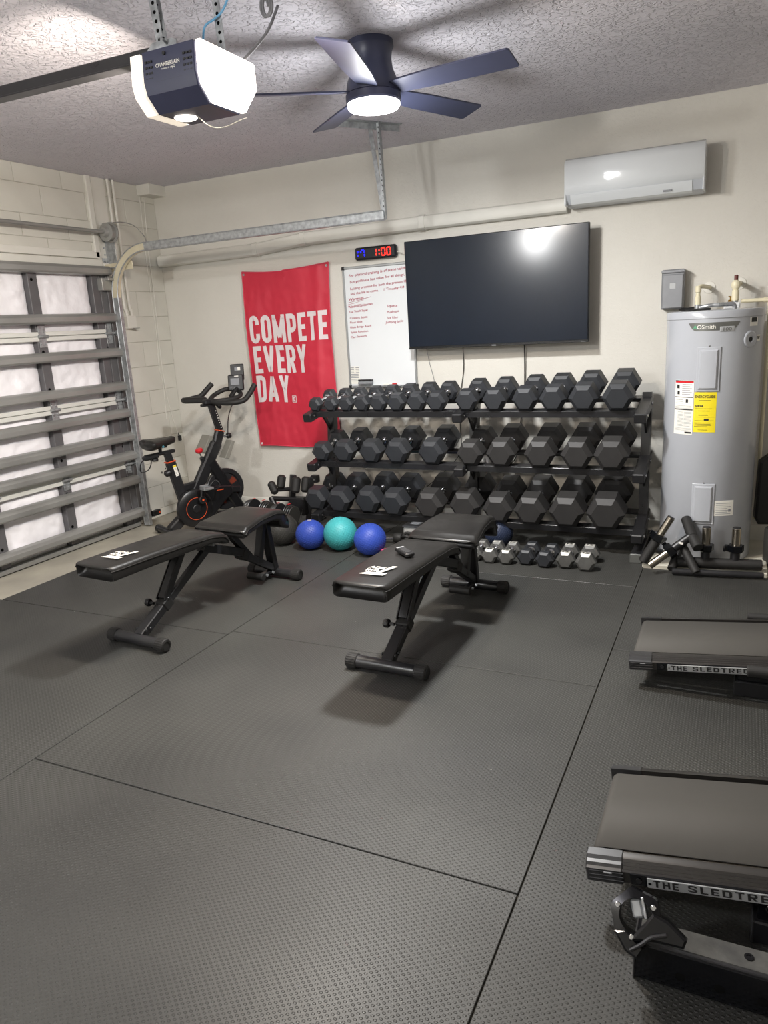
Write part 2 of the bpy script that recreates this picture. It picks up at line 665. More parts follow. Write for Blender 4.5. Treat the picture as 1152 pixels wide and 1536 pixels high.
def _arc(cx, cy, rx, ry, a0, a1, n=8):
    return [(cx + rx * math.cos(math.radians(a0 + (a1 - a0) * k / n)), cy + ry * math.sin(math.radians(a0 + (a1 - a0) * k / n))) for k in range(n + 1)]


def block_glyph(ch, t, sx):
    """heavy condensed capital in a unit-high cell: list of centre lines, and its width. t = stroke, sx = horizontal stretch"""
    h = t / 2
    w = {'M': 0.62, 'T': 0.44, 'A': 0.52, 'V': 0.52, 'Y': 0.50, 'L': 0.38, 'E': 0.39, 'F': 0.38}.get(ch, 0.46) * sx
    l, r, b, u, m = h, w - h, h, 1 - h, 0.5
    q = min(0.16, (r - l) / 2)
    G = {'O': [_arc(r - q, u - q, q, q, 0, 90) + _arc(l + q, u - q, q, q, 90, 180) + _arc(l + q, b + q, q, q, 180, 270) + _arc(r - q, b + q, q, q, 270, 360) + [(r, u - q)]],
         'C': [[(r, 0.66), (r, u - q)] + _arc(r - q, u - q, q, q, 0, 90) + _arc(l + q, u - q, q, q, 90, 180) + _arc(l + q, b + q, q, q, 180, 270) + _arc(r - q, b + q, q, q, 270, 360) + [(r, 0.34)]],
         'M': [[(l, 0), (l, 1)], [(r, 0), (r, 1)], [(l, 1 - h), (w / 2, 0.18)], [(r, 1 - h), (w / 2, 0.18)]],
         'P': [[(l, 0), (l, 1)], [(l, u)] + _arc(r - q, u - q, q, q, 90, 0) + _arc(r - q, 0.42 + q, q, q, 0, -90) + [(l, 0.42)]],
         'R': [[(l, 0), (l, 1)], [(l, u)] + _arc(r - q, u - q, q, q, 90, 0) + _arc(r - q, 0.46 + q, q, q, 0, -90) + [(l, 0.46)], [(w * 0.50, 0.46), (r, 0)]],
         'E': [[(l, 0), (l, 1)], [(l, u), (w, u)], [(l, m), (w * 0.9, m)], [(l, b), (w, b)]],
         'T': [[(0, u), (w, u)], [(w / 2, 0), (w / 2, 1)]],
         'V': [[(l, 1), (w / 2, h * 0.6)], [(r, 1), (w / 2, h * 0.6)]],
         'Y': [[(l, 1), (w / 2, 0.42)], [(r, 1), (w / 2, 0.42)], [(w / 2, 0), (w / 2, 0.46)]],
         'D': [[(l, 0), (l, 1)], [(l, u)] + _arc(r - q, u - q, q, q, 90, 0) + _arc(r - q, b + q, q, q, 0, -90) + [(l, b)]],
         'A': [[(l, 0), (w / 2, 1 - h * 0.6)], [(r, 0), (w / 2, 1 - h * 0.6)], [(w * 0.25, 0.27), (w * 0.75, 0.27)]],
         'L': [[(l, 0), (l, 1)], [(l, b), (w, b)]],
         'H': [[(l, 0), (l, 1)], [(r, 0), (r, 1)], [(l, m), (r, m)]],
         'S': [[(r, 0.70), (r, u - q)] + _arc(r - q, u - q, q, q, 0, 90) + _arc(l + q, u - q, q, q, 90, 180) + [(l, 0.62), (r, 0.38)] + _arc(r - q, b + q, q, q, 0, -90) + _arc(l + q, b + q, q, q, -90, -180) + [(l, 0.30)]]}
    return G[ch], w


def block_text(txt, height, width, t=0.17, sx=1.0, gap=0.09, stencil=False):
    m = MB()
    x = 0.0
    lay = 0
    for ch in txt:
        if ch == ' ':
            x += 0.25
            continue
        lines_, w = block_glyph(ch, t, sx)
        for pl in lines_:
            n = len(pl)
            L_, R_ = [], []
            for i in range(n):
                a = Vector(pl[max(0, i - 1)])
                b = Vector(pl[min(n - 1, i + 1)])
                d = (b - a).normalized()
                nr = Vector((-d.y, d.x)) * (t / 2)
                L_.append(Vector(pl[i]) + nr)
                R_.append(Vector(pl[i]) - nr)
            vs = []
            for p, q in zip(L_, R_):
                vs += [(x + p.x, min(1, max(0, p.y)), lay * 0.0004), (x + q.x, min(1, max(0, q.y)), lay * 0.0004)]
            m.add(vs, [[2 * i, 2 * i + 1, 2 * i + 3, 2 * i + 2] for i in range(n - 1)])
            lay = (lay + 1) % 3
        x += w + gap
    x -= gap
    m.v = [Vector((v.x / x * width, v.y * height, v.z)) for v in m.v]
    return m


def place(m, mtx):
    m.v = [mtx @ v for v in m.v]
    return m


def merge(a, b, mtx=None):
    return a.add(b.v, b.f, mtx)


# faces -y (toward the viewer standing in the room): text x -> world x, text y -> world z
def wallframe(x, y, z, roll=0.0, tilt=0.0):
    return Matrix.Translation((x, y, z)) @ Matrix.Rotation(tilt, 4, 'X') @ Matrix.Rotation(roll, 4, 'Y') @ Matrix.Rotation(PI / 2, 4, 'X')

# =================================================================== SETTING
H = 2.68
RX = 6.9          # right wall
FY = -7.0         # wall behind the camera
DY0, DY1 = -0.70, -5.58   # garage door opening along the left wall
DZ = 2.03

struct(MB().box((RX / 2 - 0.1, FY / 2, -0.062), (RX + 0.6, -FY + 0.4, 0.1), 0).build('floor', 'concrete'))
struct(MB().box((RX / 2, FY / 2, H + 0.06), (RX + 0.6, -FY + 0.6, 0.12), 0).build('ceiling', 'ceiling'))
struct(MB().box((RX / 2, 0.08, H / 2 - 0.006), (RX + 0.5, 0.16, H + 0.012), 0).build('wall_back', 'wall'))
struct(MB().box((RX + 0.08, FY / 2, H / 2), (0.16, -FY, H), 0).build('wall_right', 'wall'))
struct(MB().box((RX / 2, FY - 0.08, H / 2), (RX + 0.5, 0.16, H), 0).build('wall_front', 'wall'))
wl = MB()
wl.box((-0.10, DY0 / 2, H / 2 - 0.006), (0.194, -DY0, H + 0.012), 0)
wl.box((-0.10, (DY0 + DY1) / 2, (H + DZ) / 2), (0.194, DY0 - DY1, H - DZ), 0)
wl.box((-0.10, (DY1 + FY) / 2, H / 2 - 0.006), (0.194, DY1 - FY, H + 0.012), 0)
wall_left = struct(wl.build('wall_left', 'mortar'))

# painted concrete blocks of the left wall
blk_cache = {}


def block(y0, y1, z0, z1):
    w, h = round(y1 - y0, 3), round(z1 - z0, 3)
    if w < 0.03 or h < 0.03:
        return
    k = (w, h)
    if k not in blk_cache:
        me = MB().box((0, 0, 0), (0.016, w - 0.005, h - 0.0035), 0.0022).mesh('block')
        me.materials.append(M['block'])
        blk_cache[k] = me
    link('block', blk_cache[k], wall_left, (-0.0055 + random.uniform(-0.0005, 0.0005), (y0 + y1) / 2, (z0 + z1) / 2))


courses = [-0.01] + [0.06 + 0.2 * k for k in range(11)] + [2.21, 2.36, 2.555, H]
for i in range(len(courses) - 1):
    z0, z1 = courses[i], courses[i + 1]
    off = 0.0 if i % 2 else 0.2
    lim = FY if z0 >= DZ else DY0
    if z0 < DZ < z1:
        z0 = z0
    y = 0.0
    edge = -(0.35 if i % 2 else 0.15)
    while y > lim + 1e-4:
        nxt = max(edge, lim)
        if z0 >= DZ:
            # beyond the wood trim the blocks go on to the front of the garage
            if not (nxt > -0.70 + 1e-4 and False):
                block(nxt, y, z0, z1)
        else:
            block(nxt, y, z0, z1)
        y = nxt
        edge = nxt - 0.4

# trims around the header above the door
struct(MB().box((0.011, -0.712, 2.39), (0.022, 0.045, 0.58), 0.003).build('trim_1', 'trimwhite'))
struct(MB().box((0.011, -3.10, 2.118), (0.022, 4.80, 0.05), 0.003).build('trim_2', 'trimwhite'))
struct(MB().box((0.009, -3.12, 2.062), (0.016, 4.88, 0.05), 0.003).build('trim_3', 'trimwhite'))
struct(MB().box((0.004, -0.610, 2.39), (0.012, 0.13, 0.58), 0.002).build('trim_4', 'trimwhite'))
struct(MB().box((0.012, -0.630, 1.03), (0.022, 0.09, 2.07), 0.003).build('trim_5', 'trimwhite'))

# baseboard of the back wall
bb = MB()
prof = [(0, -0.012), (-0.014, -0.012), (-0.014, 0.075), (-0.008, 0.095), (0, 0.1)]
mtx = Matrix(((0, 0, 1, 0), (1, 0, 0, 0), (0, 1, 0, 0), (0, 0, 0, 1)))
bb.prism(prof, 0.01, RX - 0.01, mtx)
struct(bb.build('baseboard_back', 'trimwhite'))

# soffit box in the corner
sb = MB().box((0.065, -0.095, 2.64), (0.13, 0.19, 0.08), 0.003)
struct(sb.build('trim_6', 'trimwhite'))

# ------------------------------------------------------------------ rubber mats
mats = []


def rmat(x0, x1, y0, y1, label, cut=None):
    m = MB()
    m.box(((x0 + x1) / 2, (y0 + y1) / 2, -0.0055), (x1 - x0 - 0.005, y1 - y0 - 0.005, 0.011), 0.0015)
    o = m.build('rubber_mat', 'rubber')
    tag(o, label, 'mat', 'studded black rubber mats on the floor')
    return o


XL, XA, XB = 0.43, 2.168, 4.005
rmat(1.02, XA, -1.13, -0.03, 'black rubber mat under the four exercise balls and the rack end')
rmat(0.475, XA, -2.35, -1.13, 'black rubber mat under the backrest of the left bench')
rmat(0.41, XA, -4.79, -2.35, 'black rubber mat filling the lower left, in front of the left bench foot')
rmat(XA, XB, -1.09, -0.03, 'black rubber mat under the dumbbell rack and the small grey dumbbells')
rmat(XA, XB, -2.31, -1.09, 'black rubber mat under the right bench')
rmat(XA, XB, -3.53, -2.31, 'large empty black rubber mat in the middle of the floor')
rmat(XA, XB, -4.75, -3.53, 'black rubber mat at the bottom centre, nearer than the long cross seam')
rmat(XA, XB, -5.97, -4.75, 'black rubber mat below the camera position')
rmat(4.0035, 5.84, -1.93, -0.745, 'black rubber mat between the water heater and the far treadmill')
rmat(4.0040, 5.84, -4.98, -1.93, 'long black rubber mat under both treadmills and the steel beam')

# =================================================================== GARAGE DOOR
door = struct(MB().box((-0.012, (DY0 + DY1) / 2, DZ / 2), (0.02, DY0 - DY1 + 0.1, DZ), 0.0).build('door_1', 'railwhite'))
sec = [0.03, 0.52, 1.03, 1.54, 2.02]
mids = [-1.38 - 0.595 * k for k in range(7)]
styl = [-0.76] + mids + [DY1 + 0.09]
for k, y in enumerate(styl):
    for i in range(4):
        z0, z1 = sec[i] + 0.004, sec[i + 1] - 0.004
        w = 0.19 if k in (0, len(styl) - 1) else 0.078
        m = MB()
        m.box((0.028, y, (z0 + z1) / 2), (0.056, w, z1 - z0), 0.003)
        if w > 0.1:
            m.box((0.059, y - 0.02, (z0 + z1) / 2), (0.008, 0.012, z1 - z0), 0.002)
            m.box((0.059, y + 0.05, (z0 + z1) / 2), (0.008, 0.012, z1 - z0), 0.002)
        m.build('stile', 'stile', door)
        for q in (0.28, 0.8):
            MB().tube((0.054, y - w * 0.12, z0 + (z1 - z0) * q), (0.0575, y - w * 0.12, z0 + (z1 - z0) * q), 0.011, n=12).build('punched_hole', 'hole', door)
# puffy white insulation pillows between the stiles
pil_mesh = {}


def pillow_mesh(w, h, seed):
    def fn(u, v):
        y = (u - 0.5) * w
        z = (v - 0.5) * h
        eb = min(1.0, min(u, 1 - u) * 7) * min(1.0, min(v, 1 - v) * 6)
        eb = eb ** 0.5
        wr = mnoise.noise(Vector((y * 5, z * 9, seed))) * 0.012 + mnoise.noise(Vector((y * 16, z * 22, seed * 2.3))) * 0.006
        wr += abs(mnoise.noise(Vector((y * 9 + z * 6, z * 14 - y * 5, seed + 4)))) * 0.013
        return (0.004 + 0.030 * eb + wr * (0.35 + 0.65 * eb), y, z)
    m = MB().grid(fn, 34, 26)
    me = m.mesh('insulation_pillow', sharp=70)
    me.materials.append(M['insul'])
    return me


for k in range(len(styl) - 1):
    ya = styl[k] - (0.095 if k == 0 else 0.039)
    yb = styl[k + 1] + (0.095 if k + 1 == len(styl) - 1 else 0.039)
    for i in range(4):
        w, h = round(ya - yb, 3), round(sec[i + 1] - sec[i] - 0.02, 3)
        key = (w, h, (k + i) % 3)
        if key not in pil_mesh:
            pil_mesh[key] = pillow_mesh(w, h, 3.1 * (1 + (k + i) % 3) + i)
        link('insulation_pillow', pil_mesh[key], door, (0, (ya + yb) / 2, (sec[i] + sec[i + 1]) / 2))
# hat-section struts running across the door
for z in (1.998, 1.656, 1.395, 1.135, 0.925, 0.738, 0.585, 0.385, 0.112):
    m = MB()
    pr = [(0.056, 0.036), (0.092, 0.033), (0.106, 0.027), (0.120, 0.010), (0.120, -0.020), (0.112, -0.031), (0.056, -0.035),
          (0.056, -0.029), (0.105, -0.025), (0.111, -0.018), (0.111, 0.008), (0.100, 0.021), (0.056, 0.029)]
    mt = Matrix(((1, 0, 0, 0), (0, 0, 1, 0), (0, 1, 0, z), (0, 0, 0, 1)))
    m.prism([(a, b) for a, b in pr], DY1 + 0.02, -0.70 + random.uniform(-0.004, 0.004), mt)
    m.build('strut', 'strut', door)
# white section rails at the joints, with hinges
for z in (0.52, 1.03, 1.54):
    for k in range(len(styl) - 1):
        ya, yb = styl[k] - 0.03, styl[k + 1] + 0.03
        for dz in (-0.017, 0.017):
            MB().box((0.058, (ya + yb) / 2, z + dz), (0.012, ya - yb, 0.030), 0.003).build('section_rail', 'railwhite', door)
    for k, y in enumerate(styl):
        m = MB()
        m.box((0.060, y, z + 0.04), (0.005, 0.06, 0.07), 0.001)
        m.box((0.060, y, z - 0.04), (0.005, 0.06, 0.07), 0.001)
        m.tube((0.07, y - 0.04, z), (0.07, y + 0.04, z), 0.011, n=10)
        for a in (-0.05, -0.03, 0.03, 0.05):
            m.tube((0.06, y - 0.018, z + a), (0.068, y - 0.018, z + a), 0.006, n=6)
            m.tube((0.06, y + 0.018, z + a), (0.068, y + 0.018, z + a), 0.006, n=6)
        h_ = m.build('hinge', 'galv', door)
        if k == 0:
            MB().tube((0.085, y + 0.02, z), (0.085, y + 0.085, z), 0.006, n=8).tube((0.085, y + 0.055, z), (0.085, y + 0.08, z), 0.022, n=16).build('roller', 'galv', h_)
MB().box((0.03, (DY0 + DY1) / 2, 0.012), (0.075, DY0 - DY1 - 0.02, 0.030), 0.004).build('bottom_rail', 'strut', door)
MB().box((0.02, (DY0 + DY1) / 2, -0.006), (0.06, DY0 - DY1, 0.012), 0.003).build('bottom_seal', 'rubberblack', door)
mtb = MB()
mtb.box((0.075, -0.74, 1.90), (0.06, 0.12, 0.09), 0.003)
mtb.box((0.11, -0.70, 1.935), (0.05, 0.13, 0.02), 0.003)
mtb.tube((0.115, -0.75, 1.95), (0.115, -0.66, 1.95), 0.007, n=8)
mtb.tube((0.115, -0.685, 1.95), (0.115, -0.665, 1.95), 0.022, n=16)
mtb.build('top_roller_bracket', 'strut', door)

# ------------------------------------------------------------------ door track
TY = -0.685
trk = thing('door_track', 'galvanized steel track curving from beside the garage door to along the back wall', 'track', (0, 0, 0))
pts = [(0.125, TY, 0.0), (0.125, TY, 1.0), (0.125, TY, 1.80)]
for k in range(1, 13):
    a = PI / 2 * k / 12
    pts.append((0.125 + 0.34 * (1 - math.cos(a)), TY, 1.80 + 0.34 * math.sin(a)))
pts.append((1.4, TY, 2.142))
pts.append((2.41, TY, 2.145))


def track_section(pl, name, matn, x_off=0.0):
    """C channel swept in the xz plane, opening to the door side (-y)"""
    m = MB()
    sect = [(-0.026, -0.022), (0.026, -0.022), (0.026, -0.018), (0.030, 0.004), (0.026, 0.010), (-0.026, 0.010), (-0.030, 0.004), (-0.026, -0.018)]
    # (a: normal in the bend plane, c: along y)
    vs = []
    n = len(sect)
    for i, p in enumerate(pl):
        p = Vector(p)
        t = (Vector(pl[min(i + 1, len(pl) - 1)]) - Vector(pl[max(0, i - 1)])).normalized()
        nr = Vector((t.z, 0, -t.x))
        for (a, c) in sect:
            vs.append(p + nr * a + Vector((0, c, 0)))
    fs = []
    for i in range(len(pl) - 1):
        for k in range(n):
            k2 = (k + 1) % n
            fs.append([i * n + k, i * n + k2, (i + 1) * n + k2, (i + 1) * n + k])
    fs.append(list(range(n))[::-1])
    fs.append([(len(pl) - 1) * n + k for k in range(n)])
    m.add(vs, fs)
    return m.build(name, matn, trk, sharp=40)


track_section(pts[:3], 'vertical_channel', 'galv')
track_section(pts[2:15], 'curved_channel', 'creamsteel')
track_section(pts[14:], 'horizontal_channel', 'galv')
# lips of the channel
lp = [Vector(p) + Vector((0, -0.023, 0)) for p in pts]
for sgn, nm in ((-1, 'channel_lip'), (1, 'channel_lip')):
    q = []
    for i, p in enumerate(lp):
        t = (lp[min(i + 1, len(lp) - 1)] - lp[max(0, i - 1)]).normalized()
        q.append(p + Vector((t.z, 0, -t.x)) * 0.026 * sgn)
    MB().path(q, 0.0045, n=6).build(nm, 'galv', trk)
m = MB()
m.bar((0.0, TY + 0.02, 2.02), (0.30, TY + 0.02, 2.03), 0.003, 0.06, 0.001)
m.build('flag_bracket', 'creamsteel', trk)
for k in range(7):
    MB().tube((0.03 + 0.025 * k, TY - 0.000, 2.02), (0.03 + 0.025 * k, TY + 0.017, 2.02), 0.006, n=6).build('bolt', 'galv', trk)
for z in (0.35, 0.9, 1.45):
    MB().bar((0.0, TY + 0.03, z), (0.125, TY + 0.03, z), 0.004, 0.045, 0.001).build('jamb_bracket', 'galv', trk)

# torsion shaft with cable drum
sh = thing('torsion_shaft', 'steel torsion shaft with cable drum above the garage door', 'shaft', (0.105, -0.62, 2.275))
MB().tube((0, 0.0, 0), (0, -4.98, 0), 0.0135, n=14).build('shaft', 'strut', sh)
m = MB()
mt = Matrix.Rotation(PI / 2, 4, 'X')
m.lathe([(0.014, 0.0), (0.03, 0.0), (0.062, 0.012), (0.073, 0.015), (0.073, 0.022), (0.058, 0.026), (0.055, 0.060), (0.066, 0.066), (0.066, 0.072), (0.04, 0.076), (0.03, 0.10), (0.014, 0.10)], 32, mt)
m.build('cable_drum', 'strut', sh)
m = MB()
m.box((-0.05, 0.0, -0.07), (0.11, 0.006, 0.30), 0.001)
m.box((-0.10, -0.02, -0.07), (0.006, 0.05, 0.30), 0.001)
for a in range(5):
    m.tube((-0.1, -0.02, -0.2 + a * 0.05), (-0.088, -0.02, -0.2 + a * 0.05), 0.007, n=6)
m.build('end_bearing_plate', 'galv', sh)
m = MB().path([(0.0, 0.01, 0.074), (0.10, 0.0, 0.066), (0.22, -0.01, 0.03), (0.33, -0.04, -0.05), (0.36, -0.05, -0.10)], 0.0035, n=6, smooth=6)
m.build('lift_cable', 'strut', sh)

# hanger straps of the track
hg = thing('track_hanger', 'perforated angle iron hanging the horizontal door track from the ceiling', 'bracket', (2.39, TY + 0.02, 2.68))
m = MB()
m.bar((0.0, 0, 0), (0.012, 0, -0.53), 0.030, 0.003, 0.0005, up=(0, 1, 0))
m.bar((0.014, -0.016, 0), (0.026, -0.016, -0.56), 0.003, 0.030, 0.0005, up=(0, 1, 0))
m.build('vertical_angle', 'galv', hg)
m = MB().bar((-0.075, 0.03, 0.0), (0.0, 0.01, -0.54), 0.028, 0.003, 0.0005, up=(0, 1, 0))
m.build('slanted_strap', 'galv', hg)
for k in range(17):
    MB().tube((0.0005 + k * 0.00068, -0.006, -0.03 - k * 0.03), (0.0005 + k * 0.00068, -0.0015, -0.03 - k * 0.03), 0.0055, n=8).build('punched_hole', 'darkprint', hg)
m = MB()
m.bar((-0.16, -0.22, -0.004), (0.09, 0.13, -0.004), 0.04, 0.003, 0.0005)
m.bar((-0.172, -0.21, -0.022), (0.078, 0.14, -0.022), 0.003, 0.036, 0.0005)
m.build('ceiling_angle', 'galv', hg)

# safety sensor at the foot of the track
ps = thing('safety_sensor', 'small black safety sensor with orange light low on the door track', 'sensor', (0.15, -0.64, 0.085))
MB().box((0.0, 0.02, 0), (0.035, 0.09, 0.045), 0.004).build('housing', 'plastic', ps)
MB().tube((0.018, 0.045, 0.0), (0.022, 0.045, 0.0), 0.007, n=12).build('indicator', M['orange'], ps)
MB().box((-0.018, -0.03, 0.0), (0.004, 0.05, 0.07), 0.001).build('bracket', 'galv', ps)

# conduits and wires on the left wall
cd = thing('conduit_run', 'two painted conduits running down the left wall to a small junction box', 'conduit', (0.0, 0, 0))
for y in (-0.515, -0.462):
    MB().path([(0.016, y, 2.68), (0.016, y, 1.80), (0.018, y + 0.012, 1.72), (0.018, y + 0.012, 1.66)], 0.0115, n=12, smooth=4).build('conduit', 'trimwhite', cd)
MB().box((0.02, -0.475, 1.62), (0.04, 0.10, 0.10), 0.004).build('junction_box', 'trimwhite', cd)
MB().box((0.055, -0.455, 1.572), (0.03, 0.05, 0.006), 0.001).build('latch', 'strut', cd)
wr = thing('wall_wire', 'thin painted wire falling along the corner to a black plug beside the bike seat', 'wire', (0, 0, 0))
MB().path([(0.006, -0.12, 2.60), (0.006, -0.145, 2.2), (0.007, -0.15, 1.72), (0.008, -0.165, 1.3), (0.008, -0.15, 1.0), (0.012, -0.115, 0.80), (0.02, -0.082, 0.66)], 0.0035, n=6, smooth=8).build('wire', 'trimwhite', wr)
MB().path([(0.006, -0.17, 2.60), (0.006, -0.185, 2.0), (0.007, -0.18, 1.5), (0.007, -0.20, 1.25), (0.008, -0.18, 1.1), (0.007, -0.19, 0.8)], 0.003, n=6, smooth=8).build('wire', 'trimwhite', wr)
MB().box((0.025, -0.075, 0.62), (0.022, 0.03, 0.045), 0.004).tube((0.025, -0.075, 0.63), (0.02, -0.082, 0.67), 0.008, 0.004, n=8).build('plug', 'plastic', wr)
gl = MB()
for y, z, s_ in ((-0.33, 0.36, 1.0), (-0.28, 0.385, 0.8), (-0.26, 0.40, 0.7)):
    gl.box((0.004, y, z), (0.006, 0.012 * s_, 0.018 * s_), 0.002)
tag(gl.build('wall_anchor', 'darkprint'), 'small dark anchor holes low in the block wall behind the bike', 'anchor')

# =================================================================== WALL FITTINGS
# line-set cover (three straight lengths with couplings)
lc = thing('line_cover', 'white plastic pipe cover running from the corner to the air conditioner', 'pipe cover', (0, 0, 0))
P = [(0.015, 2.103), (0.99, 2.110), (1.43, 2.148), (2.40, 2.160), (3.40, 2.162)]


def cover_len(a, b):
    m = MB()
    A = Vector((a[0], 0, a[1]))
    B = Vector((b[0], 0, b[1]))
    d = (B - A).normalized()
    up = Vector((-d.z, 0, d.x))
    pr = [(-0.046, 0), (-0.046, -0.045), (-0.036, -0.062), (-0.02, -0.068), (0.02, -0.068), (0.036, -0.062), (0.046, -0.045), (0.046, 0)]
    vs = [A + up * p[0] + Vector((0, p[1], 0)) for p in pr] + [B + up * p[0] + Vector((0, p[1], 0)) for p in pr]
    n = len(pr)
    fs = [[k, k + 1, n + k + 1, n + k] for k in range(n - 1)] + [list(range(n)), list(range(n, 2 * n))]
    return m.add(vs, fs)


for i in range(4):
    cover_len(P[i], P[i + 1]).build('cover_length', 'trimwhite', lc, sharp=25)
for i in (1, 2, 3):
    x, z = P[i]
    MB().prism([(-0.052, 0), (-0.052, -0.048), (-0.038, -0.072), (0.038, -0.072), (0.052, -0.048), (0.052, 0)], -0.022, 0.022,
               Matrix(((0, 0, 1, x), (0, 1, 0, 0), (1, 0, 0, z), (0, 0, 0, 1))), 0.002).build('coupling', 'trimwhite', lc)

# air conditioner
ac = thing('air_conditioner', 'white glossy split air conditioner high on the back wall', 'air conditioner', (3.815, 0, 2.26))
W2 = 0.395
mt = Matrix(((0, 0, 1, 0), (1, 0, 0, 0), (0, 1, 0, 0), (0, 0, 0, 1)))
body = [(0, -0.125), (-0.10, -0.128), (-0.155, -0.115), (-0.185, -0.08), (-0.196, -0.03), (-0.198, 0.09), (-0.188, 0.125), (-0.16, 0.138), (0, 0.138)]
MB().prism(body, -W2, W2, mt, 0.006).build('case', 'acgrey', ac)
fr = []
for (a, b_) in [(-0.192, -0.062), (-0.200, -0.02), (-0.206, 0.04), (-0.204, 0.095), (-0.194, 0.130), (-0.165, 0.146)]:
    fr.append((a, b_))
frp = fr + [(a + 0.012, b_ - 0.006) for a, b_ in reversed(fr)]
MB().prism(frp, -W2 - 0.004, W2 + 0.004, mt, 0.003).build('front_panel', 'acwhite', ac, sharp=50)
MB().prism([(-0.125, -0.126), (-0.160, -0.118), (-0.188, -0.085), (-0.1955, -0.066), (-0.188, -0.066), (-0.178, -0.088), (-0.152, -0.113), (-0.125, -0.120)], -W2 + 0.03, W2 - 0.06, mt, 0.001).build('louvre', 'acwhite', ac)
MB().box((0.20, -0.176, -0.105), (0.05, 0.004, 0.010), 0.001).build('display', 'greyprint', ac)
for s_ in (-1, 1):
    MB().box((s_ * (W2 + 0.001), -0.11, 0.0), (0.012, 0.17, 0.25), 0.006).build('side_cap', 'acwhite', ac)

# television
tv = thing('television', 'large black flat television mounted above the right half of the dumbbell rack', 'television', (2.93, -0.155, 1.668), rot=(math.radians(0.6), 0, 0))
TW, TH = 1.266, 0.732
MB().box((0, 0.022, 0), (TW, 0.028, TH), 0.004).build('case', 'bezel', tv)
MB().box((0, 0.005, 0.006), (TW - 0.012, 0.006, TH - 0.022), 0.001).build('screen', 'screen', tv)
MB().box((0, 0.0055, -TH / 2 + 0.006), (TW, 0.008, 0.011), 0.002).build('chin', 'bezel', tv)
MB().box((0.0, 0.001, -TH / 2 + 0.005), (0.03, 0.004, 0.008), 0.001).build('badge', 'greyprint', tv)
MB().box((0, 0.05, -0.1), (0.9, 0.05, 0.42), 0.01).build('rear_housing', 'plastic', tv)
place(text_mb('Roku', 0.009, 0.026), wallframe(TW / 2 - 0.045, 0.0005, -TH / 2 + 0.0015)).build('lettering', 'greyprint', tv)
m = MB().box((0, 0.11, 0.0), (0.42, 0.06, 0.06), 0.004)
m.box((-0.15, 0.085, 0), (0.03, 0.03, 0.4), 0.002)
m.box((0.15, 0.085, 0), (0.03, 0.03, 0.4), 0.002)
m.build('wall_mount', 'black', tv)

# wall clock / interval timer
ck = thing('digital_timer', 'black wall timer with blue and red glowing digits above the whiteboard', 'timer', (2.022, -0.03, 1.996))
MB().box((0, 0, 0), (0.335, 0.045, 0.088), 0.012).build('case', 'clock', ck)


def seg_digit(m, cx, cz, w, h, t, segs):
    S = {'a': (0, h / 2, w - t, t), 'g': (0, 0, w - t, t), 'd': (0, -h / 2, w - t, t),
         'f': (-w / 2, h / 4, t, h / 2 - t), 'b': (w / 2, h / 4, t, h / 2 - t), 'e': (-w / 2, -h / 4, t, h / 2 - t), 'c': (w / 2, -h / 4, t, h / 2 - t)}
    for s_ in segs:
        x, z, a, b_ = S[s_]
        m.box((cx + x, -0.0235, cz + z), (a, 0.003, b_), 0.0012)


m = MB()
seg_digit(m, -0.138, 0.0, 0.0, 0.048, 0.011, 'bc')
seg_digit(m, -0.098, 0.0, 0.030, 0.048, 0.009, 'fabc')
m.build('blue_digits', 'ledblue', ck)
m = MB()
seg_digit(m, 0.012, 0.0, 0.0, 0.052, 0.008, 'bc')
for dz in (-0.012, 0.012):
    m.box((0.036, -0.0235, dz), (0.007, 0.003, 0.008), 0.001)
seg_digit(m, 0.068, 0.0, 0.028, 0.052, 0.007, 'abcdef')
seg_digit(m, 0.112, 0.0, 0.028, 0.052, 0.007, 'abcdef')
m.build('red_digits', 'ledred', ck)
MB().path([(0.165, 0.0, -0.01), (0.19, -0.005, -0.012), (0.22, 0.01, -0.03), (0.27, 0.015, -0.04)], 0.003, n=6, smooth=4).build('cord', 'whitewire', ck)

# whiteboard
wb = thing('whiteboard', 'white dry-erase board with red handwriting partly behind the television', 'whiteboard', (2.01, 0, 1.47), rot=(0, 0, 0))
BW, BH = 0.555, 0.875
MB().box((0, -0.008, 0), (BW, 0.010, BH), 0.001).build('writing_surface', 'board', wb)
for (c, s_) in (((0, -0.010, BH / 2), (BW + 0.02, 0.02, 0.018)), ((0, -0.010, -BH / 2), (BW + 0.02, 0.02, 0.018)),
                ((-BW / 2, -0.010, 0), (0.016, 0.02, BH)), ((BW / 2, -0.010, 0), (0.016, 0.02, BH))):
    MB().box(c, s_, 0.003).build('frame', 'alu', wb)
for sx in (-1, 1):
    for sz in (-1, 1):
        MB().box((sx * BW / 2, -0.011, sz * BH / 2), (0.026, 0.024, 0.026), 0.005).build('corner_cap', 'plastic', wb)
MB().box((0.0, -0.035, -BH / 2 + 0.002), (0.3, 0.045, 0.006), 0.002).build('tray', 'alu', wb)
MB().box((-0.235, -0.0142, -0.35), (0.085, 0.001, 0.135), 0.0002).build('taped_note', 'white', wb)
nt_ = MB()
for k in range(9):
    for j in range(2 if k < 4 else 1):
        nt_.box((-0.255 + j * 0.045 if k < 4 else -0.236, -0.0150, -0.293 - k * 0.0125), (0.030 if k < 4 else 0.066, 0.0006, 0.005), 0)
nt_.build('note_print', 'greyprint', wb)
